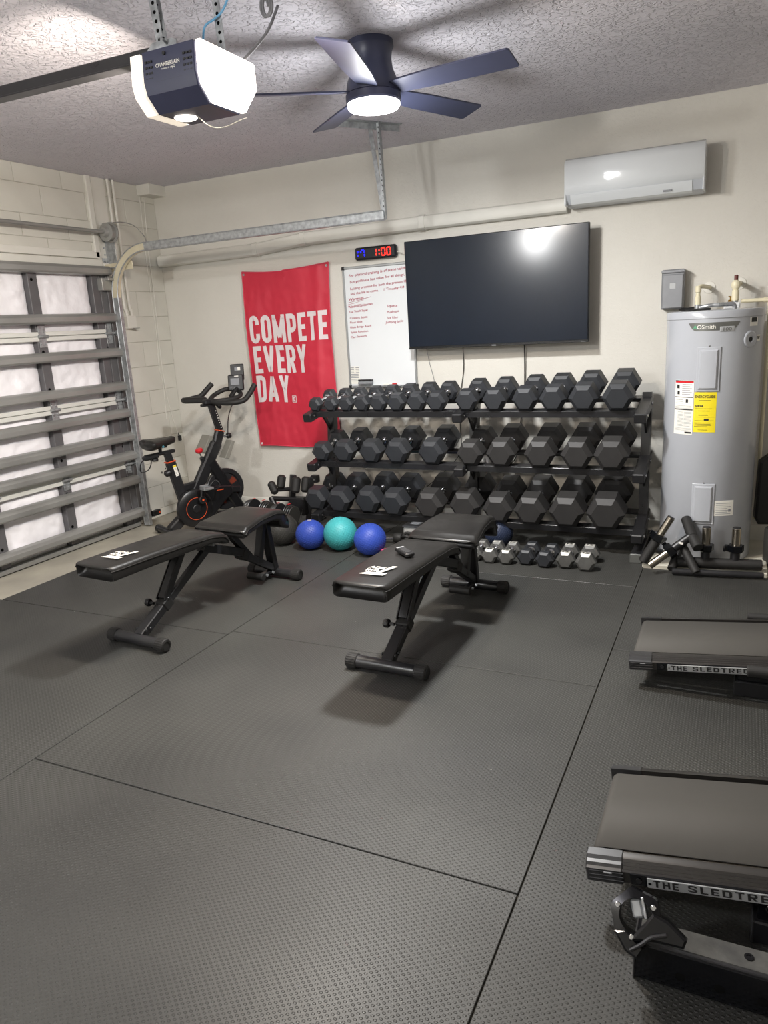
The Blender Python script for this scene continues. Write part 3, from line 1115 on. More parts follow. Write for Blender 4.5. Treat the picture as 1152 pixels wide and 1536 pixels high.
lines = [('For physical training is of some value,', -0.232, 0.372, 0.021, 0.47, 3.0),
         ('but godliness has value for all things,', -0.226, 0.328, 0.019, 0.45, 3.0),
         ('holding promise for both the present life', -0.228, 0.280, 0.019, 0.475, 3.0),
         ('and the life to come.', -0.228, 0.244, 0.018, 0.235, 3.0),
         ('1 Timothy 4:8', 0.05, 0.256, 0.018, 0.165, 3.0),
         ('Warmup:', -0.245, 0.204, 0.020, 0.13, 3.0),
         ('Windmill/Spiderman', -0.253, 0.150, 0.019, 0.205, 4.0),
         ('Toe Touch Squat', -0.250, 0.114, 0.017, 0.16, 3.0),
         ('Cossack Squat', -0.246, 0.068, 0.017, 0.15, 1.5),
         ('Floor Slide', -0.248, 0.038, 0.015, 0.105, 1.5),
         ('Glute Bridge Reach', -0.250, 0.002, 0.015, 0.18, 1.5),
         ('Spinal Rotation', -0.248, -0.034, 0.015, 0.15, 1.5),
         ('Cat Stretch', -0.250, -0.070, 0.016, 0.135, 1.5),
         ('Squats', 0.068, 0.138, 0.018, 0.085, 2.0),
         ('Pushups', 0.066, 0.096, 0.017, 0.095, 2.0),
         ('Sit Ups', 0.066, 0.054, 0.017, 0.085, 2.0),
         ('Jumping Jacks', 0.050, 0.022, 0.017, 0.145, 2.0)]
for (s_, x, z, h_, w_, ang) in lines:
    t_ = text_mb(s_, h_, w_, bold=0.010, shear=0.12, jitter=h_ * 0.22, res=2)
    place(t_, wallframe(x, -0.0146, z, roll=-math.radians(ang))).build('handwriting', 'marker', wb)
m = MB().path([(-0.25, -0.0145, 0.190), (-0.15, -0.0145, 0.205), (-0.06, -0.0145, 0.222)], 0.0012, n=4)
m.path([(-0.255, -0.0145, 0.176), (-0.19, -0.0145, 0.186), (-0.12, -0.0145, 0.204)], 0.001, n=4)
m.build('underline', 'marker', wb)

er = thing('whiteboard_eraser', 'grey felt eraser standing on the whiteboard tray', 'eraser', (1.875, -0.037, 1.063))
MB().box((0, 0, 0.0), (0.115, 0.035, 0.022), 0.004).build('felt', 'greyprint', er)
MB().box((0, 0, 0.018), (0.115, 0.035, 0.014), 0.004).build('grip', 'plastic', er)
mk = thing('dry_erase_marker', 'red capped marker lying on the whiteboard tray', 'marker', (2.07, -0.037, 1.0475))
MB().tube((-0.045, 0, 0), (0.03, 0, 0), 0.008, n=12, ch=0.002).build('barrel', 'white', mk)
MB().tube((0.03, 0, 0), (0.065, 0, 0), 0.0085, n=12, ch=0.002).build('cap', 'redknob', mk)

# red flag with white lettering
FX0, FX1, FZ0, FZ1 = 0.822, 1.622, 0.56, 1.955


def flag_p(u, v):
    """u 0..1 left to right, v 0..1 bottom to top"""
    top_sag = 0.028 * math.sin(PI * u) ** 1.0 * (1 if u < 0.5 else 0.8)
    x = FX0 + (FX1 - FX0) * u
    x += 0.030 * (1 - v) * (0.8 - u) + 0.012 * math.sin(v * 5.0) * (u - 0.3) - 0.022 * u * math.sin(PI * v)
    z = FZ0 + (FZ1 - FZ0) * v - top_sag * v ** 6 + 0.010 * u * v + 0.006 * math.sin(u * 9) * (1 - v)
    fold = 0.010 * math.sin(u * 9.0 + v * 2.2) * (0.35 + 0.65 * (1 - v) ** 0.7)
    fold += 0.008 * math.sin((u * 5 - v * 7)) * (0.4 + 0.6 * v)
    fold += 0.010 * math.exp(-((u - 0.80 - 0.08 * v) / 0.05) ** 2) * min(1, 3 * v)
    fold += 0.006 * mnoise.noise(Vector((u * 6, v * 9, 2.0))) + 0.0035 * mnoise.noise(Vector((u * 17, v * 25, 7.0)))
    y = -0.030 - fold
    return Vector((x, y, z))


fl = thing('flag_banner', 'red cloth banner with white lettering pinned to the back wall', 'banner', (0, 0, 0))
MB().grid(lambda u, v: flag_p(u, v), 60, 96).build('cloth', 'red', fl, sharp=75)
for (u0, v0, u1, v1) in ((0, 0, 1, 0), (0, 1, 1, 1), (0, 0, 0, 1), (1, 0, 1, 1)):
    q = [flag_p(u0 + (u1 - u0) * k / 50, v0 + (v1 - v0) * k / 50) for k in range(51)]
    MB().path(q, 0.0045, n=6).build('hem', 'redhem', fl)
for (u, v) in ((0.02, 0.985), (0.98, 0.985), (0.02, 0.012), (0.98, 0.012)):
    p = flag_p(u, v)
    MB().tube(p + Vector((0, 0.024, 0)), p + Vector((0, -0.004, 0)), 0.009, n=14).build('grommet', 'galv' if v > 0.5 else 'flagwhite', fl)


def flag_text(txt, u0, u1, v0, v1, name='lettering', bold=0.045):
    w, h = (u1 - u0), (v1 - v0)
    m = block_text(txt, 1.0, 1.0) if len(txt) > 1 else text_mb(txt, 1.0, 1.0, bold=bold, res=3)
    for v in m.v:
        v.z = 0.0
    me = m.mesh('t')
    bm = bmesh.new()
    bm.from_mesh(me)
    # cap height normalised to 1 by text_mb; cut so that the print can follow the cloth
    for k in range(1, 40):
        geom = bm.verts[:] + bm.edges[:] + bm.faces[:]
        bmesh.ops.bisect_plane(bm, geom=geom, plane_co=(k / 40, 0, 0), plane_no=(1, 0, 0))
    for k in range(1, 16):
        geom = bm.verts[:] + bm.edges[:] + bm.faces[:]
        bmesh.ops.bisect_plane(bm, geom=geom, plane_co=(0, k / 16, 0), plane_no=(0, 1, 0))
    ys = [v.co.y for v in bm.verts]
    y0, y1 = min(ys), max(ys)
    for v in bm.verts:
        p = flag_p(u0 + v.co.x * w, v0 + (v.co.y - y0) / (y1 - y0) * h)
        v.co = p + Vector((0, -0.0022, 0))
    bm.to_mesh(me)
    bm.free()
    me.materials.append(M['flagwhite'])
    link(name, me, fl)


flag_text('COMPETE', 0.04, 0.965, 0.598, 0.755, bold=0.012)
flag_text('EVERY', 0.05, 0.700, 0.425, 0.582, bold=0.012)
flag_text('DAY', 0.05, 0.445, 0.258, 0.413, bold=0.012)
m = MB()
for (a, b_, c_, d_) in ((0.465, 0.258, 0.52, 0.262), (0.465, 0.293, 0.52, 0.297), (0.465, 0.258, 0.471, 0.297), (0.514, 0.258, 0.52, 0.297)):
    vs = [flag_p(a, b_), flag_p(c_, b_), flag_p(c_, d_), flag_p(a, d_)]
    m.add([v + Vector((0, -0.0025, 0)) for v in vs], [[0, 1, 2, 3]])
m.build('emblem_border', 'flagwhite', fl, recalc=False)
flag_text('E', 0.478, 0.506, 0.266, 0.290, 'emblem_letter', bold=0.05)

# grey electrical box on the wall
eb = thing('disconnect_box', 'grey metal electrical box on the wall above the water heater', 'electrical box', (4.056, 0, 1.595))
MB().box((0, -0.04, 0), (0.132, 0.08, 0.236), 0.006).build('case', 'boxgrey', eb)
MB().box((0, -0.084, -0.012), (0.118, 0.008, 0.200), 0.004).build('cover', 'boxgrey', eb)
MB().box((0, -0.085, 0.106), (0.134, 0.014, 0.018), 0.003).build('hood', 'boxgrey', eb)
MB().box((0.0, -0.0885, 0.02), (0.034, 0.002, 0.034), 0.0005).build('embossed_mark', 'silverlabel', eb)
m = MB().path([(0.05, -0.05, -0.115), (0.05, -0.06, -0.122), (0.09, -0.09, -0.126), (0.13, -0.11, -0.122)], 0.012, n=10, smooth=5)
m.build('conduit', 'blackwire', eb)

# television cables
def cable(name, label, pts_, r, mt_, cat='cable'):
    return tag(MB().path(pts_, r, n=6, smooth=8).build(name, mt_), label, cat)


cable('television_cable', 'thin black cable hanging straight down from under the television', [(3.11, -0.03, 1.32), (3.108, -0.02, 1.1), (3.10, -0.02, 0.95), (3.05, -0.02, 0.6), (3.02, -0.02, 0.48), (2.9, -0.03, 0.435), (2.80, -0.035, 0.40)], 0.0042, 'blackwire')
cable('television_cable', 'thin dark cable hanging down the wall beside the middle rack upright', [(2.665, -0.03, 1.30), (2.66, -0.015, 1.15), (2.63, -0.015, 0.95), (2.62, -0.012, 0.75), (2.615, -0.015, 0.54), (2.50, -0.02, 0.40), (2.34, -0.02, 0.265)], 0.0028, 'blackwire')
cable('television_cable', 'thin grey cable curving below the left corner of the television', [(2.385, -0.03, 1.30), (2.40, -0.012, 1.18), (2.43, -0.012, 1.05), (2.45, -0.012, 0.8)], 0.0018, 'greywire')
pa = thing('power_adapter', 'small white power adapter plugged in behind the middle of the rack', 'adapter', (2.79, 0, 0.45))
MB().box((0, -0.006, 0), (0.08, 0.012, 0.12), 0.003).build('outlet_plate', 'whiteplastic', pa)
MB().box((-0.005, -0.035, 0.01), (0.045, 0.05, 0.09), 0.006).build('plug_body', 'whiteplastic', pa)

# =================================================================== CEILING FAN
fan = thing('ceiling_fan', 'dark low-profile ceiling fan with five blades and a lit round lamp', 'fan', (FANX, FANY, 0))
MB().lathe([(0.0, 2.68), (0.098, 2.68), (0.100, 2.655), (0.092, 2.640), (0.088, 2.61), (0.092, 2.57), (0.112, 2.52), (0.118, 2.49), (0.118, 2.475), (0.0, 2.475)], 40).build('motor_housing', 'fan', fan)
MB().lathe([(0.0, 2.478), (0.112, 2.478), (0.122, 2.470), (0.122, 2.442), (0.118, 2.436), (0.0, 2.436)], 40).build('lamp_ring', 'fan', fan)
MB().lathe([(0.0, 2.440), (0.116, 2.440), (0.117, 2.425), (0.110, 2.415), (0.06, 2.4105), (0.0, 2.410)], 40).build('lamp_diffuser', 'lens', fan)
for k in range(5):
    a = math.radians(-5 + 72 * k)
    m = MB()
    pts2 = [(0.11, -0.045), (0.14, -0.052), (0.30, -0.063), (0.645, -0.068), (0.655, -0.060), (0.655, 0.060), (0.645, 0.068), (0.30, 0.063), (0.14, 0.052), (0.11, 0.045)]
    mt = Matrix.Rotation(a, 4, 'Z') @ Matrix.Translation((0, 0, 2.485)) @ Matrix.Rotation(math.radians(-13), 4, 'X')
    m.prism(pts2, -0.004, 0.004, mt, 0.001)
    m.build('fan_blade', 'fan', fan)
light('fan_lamp', 'AREA', (FANX, FANY, 2.402), FAN_POWER, COOL, size=0.20)
light('fan_lamp_rim', 'POINT', (FANX, FANY, 2.265), FAN_GLOW, COOL, size=0.13)

# =================================================================== DOOR OPENER
OX, OY, OZ = 2.620, -2.70, 2.36
op = thing('door_opener', 'dark garage door opener with bright side lamps hanging from the ceiling', 'garage door opener', (OX, OY, OZ))
sec_o = [(-0.158, 0.095), (0.150, 0.095), (0.158, 0.085), (0.158, 0.0), (0.075, -0.09), (-0.105, -0.092), (-0.155, -0.042), (-0.165, 0.0)]
mt = Matrix(((0, 0, 1, 0), (1, 0, 0, 0), (0, 1, 0, 0), (0, 0, 0, 1)))
MB().prism(sec_o, -0.115, 0.115, mt, 0.004).build('case', 'opener', op, sharp=20)
ls = [(a * 0.985, b_ * 0.985) for a, b_ in sec_o]
for s_, x0, x1 in ((1, 0.116, 0.150), (-1, -0.176, -0.116)):
    MB().prism(ls, x0, x1, mt, 0.008).build('lamp_lens', 'lensbright' if s_ > 0 else 'lenswarm', op, sharp=20)
MB().lathe([(0, 0), (0.042, 0), (0.042, -0.004), (0.035, -0.007), (0, -0.008)], 28, Matrix.Translation((-0.06, -0.02, -0.090))).build('under_lamp', 'lensbright', op)
vent = MB()
for r_ in range(4):
    for c_ in range(3):
        vent.box((-0.096 + c_ * 0.012, -0.1625 + 0.002 * r_ * 0, 0.06 - r_ * 0.018), (0.009, 0.004, 0.007), 0.0005)
        vent.box((0.072 + c_ * 0.014, -0.1625, 0.06 - r_ * 0.018), (0.010, 0.004, 0.007), 0.0005)
vent.box((0, -0.161, 0.012), (0.12, 0.004, 0.008), 0.0005)
vent.box((0, -0.1615, -0.004), (0.12, 0.004, 0.006), 0.0005)
vent.build('vent_slots', 'darkprint', op)
fr_ = wallframe(-0.055, -0.1655, 0.036)
fr_ = Matrix.Translation((0, 0.0025, 0)) @ fr_
place(text_mb('CHAMBERLAIN', 0.013, 0.105, bold=0.02), wallframe(-0.052, -0.1645, 0.036)).build('lettering', 'white', op)
place(text_mb('POWERED BY', 0.0048, 0.035, bold=0.01), wallframe(-0.027, -0.1645, 0.026)).build('lettering', 'white', op)
place(text_mb('myQ', 0.008, 0.020, bold=0.03), wallframe(0.012, -0.1648, 0.025)).build('lettering', 'white', op)
MB().tube((-0.012, -0.162, 0.075), (-0.012, -0.166, 0.075), 0.006, n=12).build('screw', 'darkprint', op)
# perforated hanging straps
def strap(a, b_, name='hanging_strap', up=(0, 1, 0)):
    o = MB().bar(a, b_, 0.032, 0.003, 0.0005, up=up).build(name, 'galv', op)
    A, B = Vector(a), Vector(b_)
    n = int((B - A).length / 0.028)
    for k in range(1, n):
        p = A.lerp(B, k / n)
        MB().tube(p + Vector((0, -0.0022, 0)), p + Vector((0, -0.0012, 0)), 0.0065, n=8).build('punched_hole', 'hole', op)
    return o


ct = 2.68 - OZ
strap((-0.070, -0.10, 0.115), (-0.090, -0.10, ct))
strap((-0.045, -0.11, 0.115), (-0.105, -0.06, ct))
strap((0.055, 0.09, 0.105), (0.045, 0.09, ct))
m = MB().prism([(-0.11, -0.005), (0.02, -0.005), (0.02, 0.03), (0.0, 0.038), (-0.085, 0.038), (-0.11, 0.018)], -0.0015, 0.0015, Matrix.Translation((-0.01, -0.115, 0.097)) @ Matrix.Rotation(PI / 2, 4, 'X'))
m.build('top_bracket', 'galv', op)
MB().bar((-0.03, -0.14, 0.13), (-0.03, -0.10, 0.115), 0.008, 0.008, 0.002).build('hook_bolt', 'galv', op)
# rail toward the door
m = MB()
m.bar((-0.10, -0.07, 0.117), (-OX + 0.02, -0.09, 0.142), 0.022, 0.045, 0.003)
m.bar((-0.10, -0.07, 0.093), (-OX + 0.02, -0.09, 0.118), 0.055, 0.006, 0.001)
m.build('drive_rail', 'blacksteel', op)
MB().box((-OX + 0.012, -0.09, 0.10), (0.024, 0.09, 0.10), 0.003).build('header_bracket', 'galv', op)
MB().path([(-0.01, -0.02, -0.092), (0.02, 0.02, -0.125), (0.06, 0.05, -0.128), (0.10, 0.10, -0.10), (0.115, 0.12, -0.092)], 0.0022, n=6, smooth=6).build('antenna_wire', 'whitewire', op)
# light given off by the opener's lamps
light('opener_lamp_right', 'AREA', (OX + 0.175, OY, OZ - 0.03), OPENER_POWER * 0.7, WARM, size=0.14, rot=(0, -math.radians(48), 0), shape='SQUARE')
light('opener_lamp_left', 'AREA', (OX - 0.175, OY, OZ - 0.03), OPENER_POWER, WARM, size=0.14, rot=(0, math.radians(54), 0), shape='SQUARE')
light('opener_lamp_under', 'AREA', (OX - 0.06, OY - 0.02, OZ - 0.103), OPENER_POWER * 0.35, WARM, size=0.08)

OPL = (-OX, -OY, -OZ)
m = MB().path([(OX + 0.12, OY + 0.12, OZ + 0.10), (2.80, -2.50, 2.56), (2.83, -2.45, 2.66)], 0.0055, n=8, smooth=6)
m.build('power_cord', 'greywire', op, OPL)
m = MB()
lp_ = []
for k in range(64):
    t = k / 63
    a = t * 2 * PI * 2.4
    lp_.append((2.80 + 0.022 * t + 0.018 * math.cos(a), -2.50, 2.645 + 0.032 * math.sin(a)))
m.path(lp_, 0.005, n=8)
m.build('cord_loop', 'greywire', op, OPL)
m = MB().path([(2.592, -2.62, 2.458), (2.60, -2.62, 2.54), (2.615, -2.62, 2.585), (2.66, -2.62, 2.60), (2.70, -2.62, 2.62), (2.74, -2.62, 2.67)], 0.004, n=8, smooth=6)
m.build('signal_wire', 'bluewire', op, OPL)

# unseen fill lamp added behind the camera, set where the television glare points
rl = thing('fill_light', 'round bowl fill light added behind the camera', 'ceiling light', (1.8, -5.9, 2.68))
MB().lathe([(0, 0), (0.16, 0), (0.165, -0.02), (0.155, -0.035), (0, -0.035)], 40).build('rim', 'whiteplastic', rl)
MB().lathe([(0, -0.034), (0.15, -0.034), (0.155, -0.08), (0.13, -0.13), (0.08, -0.16), (0, -0.17)], 40).build('diffuser', 'lens', rl)
light('rear_fill', 'POINT', (1.8, -5.9, 2.37), REAR_POWER, COOL, size=0.11)  # added fill, hung below the bowl to brighten the ceiling

# =================================================================== DUMBBELL RACK
rack = thing('dumbbell_rack', 'long black three-tier steel rack full of hexagonal dumbbells', 'rack', (0, 0, 0))
UX = [1.70, 2.825, 3.95]
SL = 0.18
RAIL = {'top': 0.917, 'mid': 0.560, 'bot': 0.186}
for ux in UX:
    m = MB()
    m.path([(ux, -0.315, 0.04), (ux, -0.315, 0.40), (ux, -0.305, 0.60), (ux, -0.285, 0.80), (ux, -0.262, 0.92), (ux, -0.27, 0.955), (ux, -0.31, 0.962)], 1, smooth=4, flat=(0.055, 0.06, (0, 1, 0)))
    up = m.build('upright', 'blacksteel', rack)
    MB().box((ux, -0.39, 0.028), (0.065, 0.56, 0.056), 0.006).build('foot', 'blacksteel', rack)
    MB().box((ux, -0.672, 0.028), (0.068, 0.012, 0.058), 0.005).build('foot_cap', 'badge', rack)
    for t_, rz in RAIL.items():
        z = rz - 0.028
        b_ = MB()
        b_.bar((ux, -0.65, z - SL * 0.10), (ux, -0.24, z + SL * 0.31), 0.068, 0.058, 0.006)
        b_.bar((ux, -0.42, z - 0.02), (ux, -0.315, z - 0.14), 0.012, 0.03, 0.002)
        b_.build('tier_bracket', 'black', rack)
        for yy, zz in ((-0.60, z - 0.005), (-0.36, z + 0.04)):
            for sx in (-1, 1):
                MB().tube((ux + sx * 0.033, yy, zz), (ux + sx * 0.041, yy, zz), 0.0095, n=10, ch=0.002).build('bolt', 'chrome', rack)
for bay in range(2):
    x0, x1 = UX[bay] + 0.02, UX[bay + 1] - 0.02
    for t_, rz in RAIL.items():
        for (yy, dz, nm) in ((-0.545, 0, 'front_rail'), (-0.29, SL * 0.255, 'rear_rail')):
            m = MB()
            ang = math.atan(SL)
            mt = Matrix.Translation(((x0 + x1) / 2, yy, rz + dz)) @ Matrix.Rotation(ang, 4, 'X')
            m.box((0, 0, -0.0045), (x1 - x0, 0.062, 0.005), 0.001, mt)
            m.box((0, (-0.029 if nm == 'front_rail' else 0.029), -0.024), (x1 - x0, 0.005, 0.040), 0.001, mt)
            m.build(nm, 'blacksteel', rack)

# ------------------------------------------------------------------ dumbbells
db_cache = {}


def hexhead(R, hl):
    """hexagonal head, axis along y, flat faces up and down, centred"""
    rings = [(-hl, 0.70 * R), (-hl + 0.26 * R, R * 0.985), (-hl + 0.30 * R, R), (hl - 0.22 * R, R), (hl - 0.18 * R, R * 0.985), (hl, 0.74 * R)]
    vs = []
    for (y, r) in rings:
        for k in range(6):
            a = PI / 3 * k
            vs.append((r * math.cos(a), y, r * math.sin(a)))
    fs = [list(range(6))]
    for i in range(len(rings) - 1):
        for k in range(6):
            k2 = (k + 1) % 6
            fs.append([i * 6 + k, i * 6 + k2, (i + 1) * 6 + k2, (i + 1) * 6 + k])
    fs.append([(len(rings) - 1) * 6 + k for k in range(6)][::-1])
    return vs, fs


def dumbbell_parts(R, L, hl, matn):
    key = (round(R, 3), round(L, 3), matn)
    if key in db_cache:
        return db_cache[key]
    v, f = hexhead(R, hl)
    me = MB().add(v, f).mesh('head', sharp=14)
    me.materials.append(M[matn])
    mtf = Matrix.Rotation(PI, 4, 'Z')
    me2 = MB().add(v, f, mtf).mesh('head', sharp=14)
    me2.materials.append(M[matn])
    hL = (L - 2 * hl) / 2 + 0.01
    pr = [(0.0, -hL), (0.013, -hL), (0.0145, -hL * 0.7), (0.017, -hL * 0.35), (0.0175, 0), (0.017, hL * 0.35), (0.0145, hL * 0.7), (0.013, hL), (0.0, hL)]
    col = MB().lathe(pr, 16, Matrix.Rotation(PI / 2, 4, 'X'))
    hm = col.mesh('handle')
    hm.materials.append(M['chrome'])
    # collars where the handle enters the heads
    clm = []
    for s_ in (-1, 1):
        cm = MB()
        cm.lathe([(0.0, 0), (0.024, 0), (0.026, 0.004), (0.020, 0.012), (0.0, 0.014)], 16, Matrix.Translation((0, s_ * (hL - 0.008), 0)) @ Matrix.Rotation(PI / 2 if s_ > 0 else -PI / 2, 4, 'X'))
        cme = cm.mesh('collar')
        cme.materials.append(M['chrome'])
        clm.append(cme)
    db_cache[key] = (me, me2, hm, clm)
    return db_cache[key]


def dumbbell(x, yf, zc, R, L, hl, label, group, matn='dbrubber', slope=0.0, painted=None, yaw=0.0):
    ang = math.atan(slope)
    cx, cy, cz = x, yf + L / 2 * math.cos(ang), zc + L / 2 * math.sin(ang)
    t = thing('hex_dumbbell', label, 'dumbbell', (cx, cy, cz), group=group, rot=(ang, 0, yaw))
    a, b_, h_, c_ = dumbbell_parts(R, L, hl, matn)
    link('head', a, t, (0, -L / 2, 0))
    link('head', b_, t, (0, L / 2, 0))
    link('handle', h_, t)
    for cc in c_:
        link('collar', cc, t)
    if painted:
        for s_ in (-1, 1):
            yy = s_ * L / 2
            m = MB()
            # silver paint on the upper chamfer and a strip of the top flat
            z0, z1 = 0.70 * R * 0.866, R * 0.866
            off = 0.0012
            y_out, y_in = -hl - 0.0008, -hl + 0.26 * R
            w0, w1 = 0.35 * R * 0.92, 0.5 * R * 0.92
            m.add([(-w0, L / 2 * -1 + y_out + 0.001, z0 + off), (w0, -L / 2 + y_out + 0.001, z0 + off), (w1, -L / 2 + y_in, z1 + off), (-w1, -L / 2 + y_in, z1 + off)], [[0, 1, 2, 3]])
            m.add([(-w1, -L / 2 + y_in, z1 + off), (w1, -L / 2 + y_in, z1 + off), (w1, -L / 2 + y_in + 0.55 * R, z1 + off), (-w1, -L / 2 + y_in + 0.55 * R, z1 + off)], [[0, 1, 2, 3]])
            if s_ > 0:
                # same outer side toward the viewer is the inner chamfer of the rear head
                m.v = [Vector((v.x, v.y + L, v.z)) for v in m.v]
            m.build('painted_patch', 'silverpaint', t, recalc=False)
            tm = text_mb(painted, 0.42 * R, 0.62 * R, bold=0.04, align='CENTER')
            base = -L / 2 if s_ < 0 else L / 2
            place(tm, Matrix.Translation((0, base + y_in + 0.05 * R, z1 + off + 0.0006))).build('numeral', 'darkprint', t)
    return t


ordn = ['first', 'second', 'third', 'fourth', 'fifth', 'sixth', 'seventh', 'eighth', 'ninth', 'tenth', 'eleventh', 'twelfth', 'thirteenth', 'fourteenth']
TOPX = [1.727, 1.856, 1.977, 2.104, 2.231, 2.369, 2.516, 2.660, 2.871, 3.058, 3.256, 3.431, 3.616, 3.816]
TOPR = [.051, .054, .056, .059, .062, .065, .068, .070, .076, .079, .083, .086, .091, .094]
MIDX = [1.754, 1.940, 2.156, 2.357, 2.615, 2.887, 3.095, 3.349, 3.580, 3.785]
MIDR = [.074, .083, .086, .089, .093, .090, .097, .100, .101, .105]
BOTX = [1.671, 1.875, 2.104, 2.315, 2.585, 2.837, 3.069, 3.286, 3.519, 3.759]
BOTR = [.091, .096, .098, .100, .105, .108, .103, .107, .114, .118]


def size_word(R):
    return 'small' if R < 0.06 else 'medium' if R < 0.085 else 'large' if R < 0.104 else 'very large'


for tier, xs, rs, word in (('top', TOPX, TOPR, 'top'), ('mid', MIDX, MIDR, 'middle'), ('bot', BOTX, BOTR, 'bottom')):
    n = len(xs)
    for i, (x, R) in enumerate(zip(xs, rs)):
        L = 0.215 + (R - 0.05) * 1.55
        hl = 0.036 + (R - 0.05) * 0.75
        yf = -0.552
        if tier == 'bot' and i in (0, 2, 5):
            yf = -0.535
        z = RAIL[tier] + SL * (yf + 0.545) + R * 0.866 / math.cos(math.atan(SL)) + 0.001
        if i <= n // 2:
            where = '%s from the left on the %s tier of the rack' % (ordn[i], word)
        else:
            where = ('%s from the right on the %s tier of the rack' % (ordn[n - 1 - i], word)) if i < n - 1 else 'rightmost on the %s tier of the rack' % word
        mt_ = 'dbrubber' if (tier == 'top' or i < 5) and tier != 'bot' else 'dbrubber2'
        if tier == 'bot' and i < 4:
            mt_ = 'dbrubber'
        dumbbell(x, yf, z, R, L, hl, '%s black hex dumbbell, %s' % (size_word(R), where), 'hex dumbbells on the %s tier' % word, mt_, SL)

# small dumbbells on the floor
FX = [(3.000, .050, 'castiron', None), (3.104, .052, 'castiron', '8'), (3.209, .052, 'castiron', '10'), (3.328, .055, 'dbrubber', None), (3.453, .056, 'dbrubber', None), (3.568, .058, 'castiron', '12'), (3.692, .062, 'castiron', '15')]
flab = ['small dark hex dumbbell on the floor half hidden behind the right bench',
        'grey hex dumbbell with silver-painted top, nearest the right bench on the floor',
        'silver-topped grey hex dumbbell on the floor, immediately left of the plain black pair',
        'left one of the two plain black hex dumbbells on the floor',
        'right one of the two plain black hex dumbbells on the floor',
        'silver-topped grey hex dumbbell on the floor, immediately right of the plain black pair',
        'grey hex dumbbell with silver-painted top at the right end of the floor row']
for i, (x, R, mt_, pn) in enumerate(FX):
    dumbbell(x, -0.885 + (0.02 if i in (3, 5) else 0) + (0.02 if i == 0 else 0), R * 0.866 + 0.0005, R, 0.165, 0.034, flab[i], 'small dumbbells on the floor', mt_, 0.0, pn, yaw=math.radians(random.uniform(-3, 3)))

# =================================================================== BALLS
def ball(name, px, py, r, matn, label, dot=0.0040, size=0.08):
    t = thing(name, label, 'ball', (px, py, r - 0.001), group='rubber exercise balls on the floor')
    import mathutils
    m = MB()
    bmx = bmesh.new()
    bmesh.ops.create_icosphere(bmx, subdivisions=5, radius=r)
    me = bpy.data.meshes.new('shell')
    for v in bmx.verts:
        if v.co.z < -r * 0.985:
            v.co.z = -r * 0.985
    bmx.to_mesh(me)
    bmx.free()
    me.shade_smooth()
    me.materials.append(M[matn])
    link('shell', me, t)
    # raised nubs over the shell
    n = 620
    nub = MB()
    ga = PI * (3 - math.sqrt(5))
    for k in range(n):
        z = 1 - 2 * (k + 0.5) / n
        q = math.sqrt(1 - z * z)
        d = Vector((q * math.cos(ga * k), q * math.sin(ga * k), z))
        if d.z < -0.93:
            continue
        mt = frame_to(d)
        mt.translation = d * (r - 0.0008)
        nub.lathe([(dot, 0), (dot * 0.75, dot * 0.55), (0, dot * 0.75)], 6, mt)
    nb = nub.build('nubs', matn, t, sharp=60)
    nb['kind'] = 'stuff'
    t.rotation_euler = (random.uniform(-.4, .4), 0, random.uniform(0, 3))
    t.rotation_euler = (0, 0, random.uniform(0, 3))
    return t


ball('exercise_ball', 1.565, -0.885, 0.112, 'greyball', 'dark grey nubbed rubber ball beside the left bench seat')
ball('exercise_ball', 1.822, -0.925, 0.103, 'blue', 'blue rubber ball between the dark grey and turquoise balls')
ball('exercise_ball', 2.040, -0.890, 0.115, 'teal', 'turquoise rubber ball between the two blue balls')
ball('exercise_ball', 2.292, -0.940, 0.107, 'blue', 'blue rubber ball at the right end of the ball row, beside the right bench')
ball('exercise_ball', 3.055, -0.53, 0.095, 'slateball', 'dark slate blue ball half hidden behind the right bench seat')
MB().lathe([(0, 0), (0.016, 0), (0.014, 0.0015), (0, 0.002)], 16, Matrix.Translation((0, 0, 0.1025))).build('valve_print', 'silverlabel', bpy.data.objects['exercise_ball.001'])

# small things behind the right bench
db = thing('pink_dumbbell', 'small pink dumbbell on the floor beside the right blue ball', 'dumbbell', (2.438, -0.892, 0.028), rotz=math.radians(62))
for s_ in (-1, 1):
    MB().tube((s_ * 0.05, 0, 0), (s_ * 0.095, 0, 0), 0.028, n=8, ch=0.006).build('head', 'pink', db)
MB().tube((-0.055, 0, 0), (0.055, 0, 0), 0.013, n=12).build('grip', 'pink', db)
sc_ = thing('cable_handle', 'black rope grip with chrome end cap on the floor behind the right blue ball', 'handle', (2.365, -0.66, 0.0))
MB().tube((-0.10, -0.01, 0.03), (-0.02, 0.0, 0.035), 0.011, n=12).build('chrome_end', 'chrome', sc_)
MB().lathe([(0, 0), (0.03, 0.004), (0.038, 0.02), (0.036, 0.05), (0.03, 0.062), (0, 0.066)], 20, Matrix.Translation((-0.03, 0, 0.040)) @ Matrix.Rotation(PI / 2, 4, 'Y')).build('end_ball', 'rubberblack', sc_)
for k in range(4):
    a = k * 1.3
    MB().path([(0.03, 0, 0.04), (0.06, 0.03 * math.cos(a), 0.05 + 0.028 * math.sin(a)), (0.11, 0.035 * math.cos(a), 0.045 + 0.03 * math.sin(a))], 0.011, n=8, smooth=4).build('rope_strand', 'rubberblack', sc_)
wbx = thing('storage_tub', 'low white plastic tub with grey lid behind the right bench', 'tub', (2.43, -0.42, 0.0))
MB().box((0, 0, 0.035), (0.20, 0.14, 0.07), 0.012).build('tub', 'whiteplastic', wbx)
MB().box((0, 0, 0.076), (0.21, 0.15, 0.016), 0.006).build('lid', 'greyprint', wbx)
tb = thing('glue_tube', 'small blue and white tube lying against the baseboard under the rack', 'tube', (1.88, -0.06, 0.016), rotz=0.15)
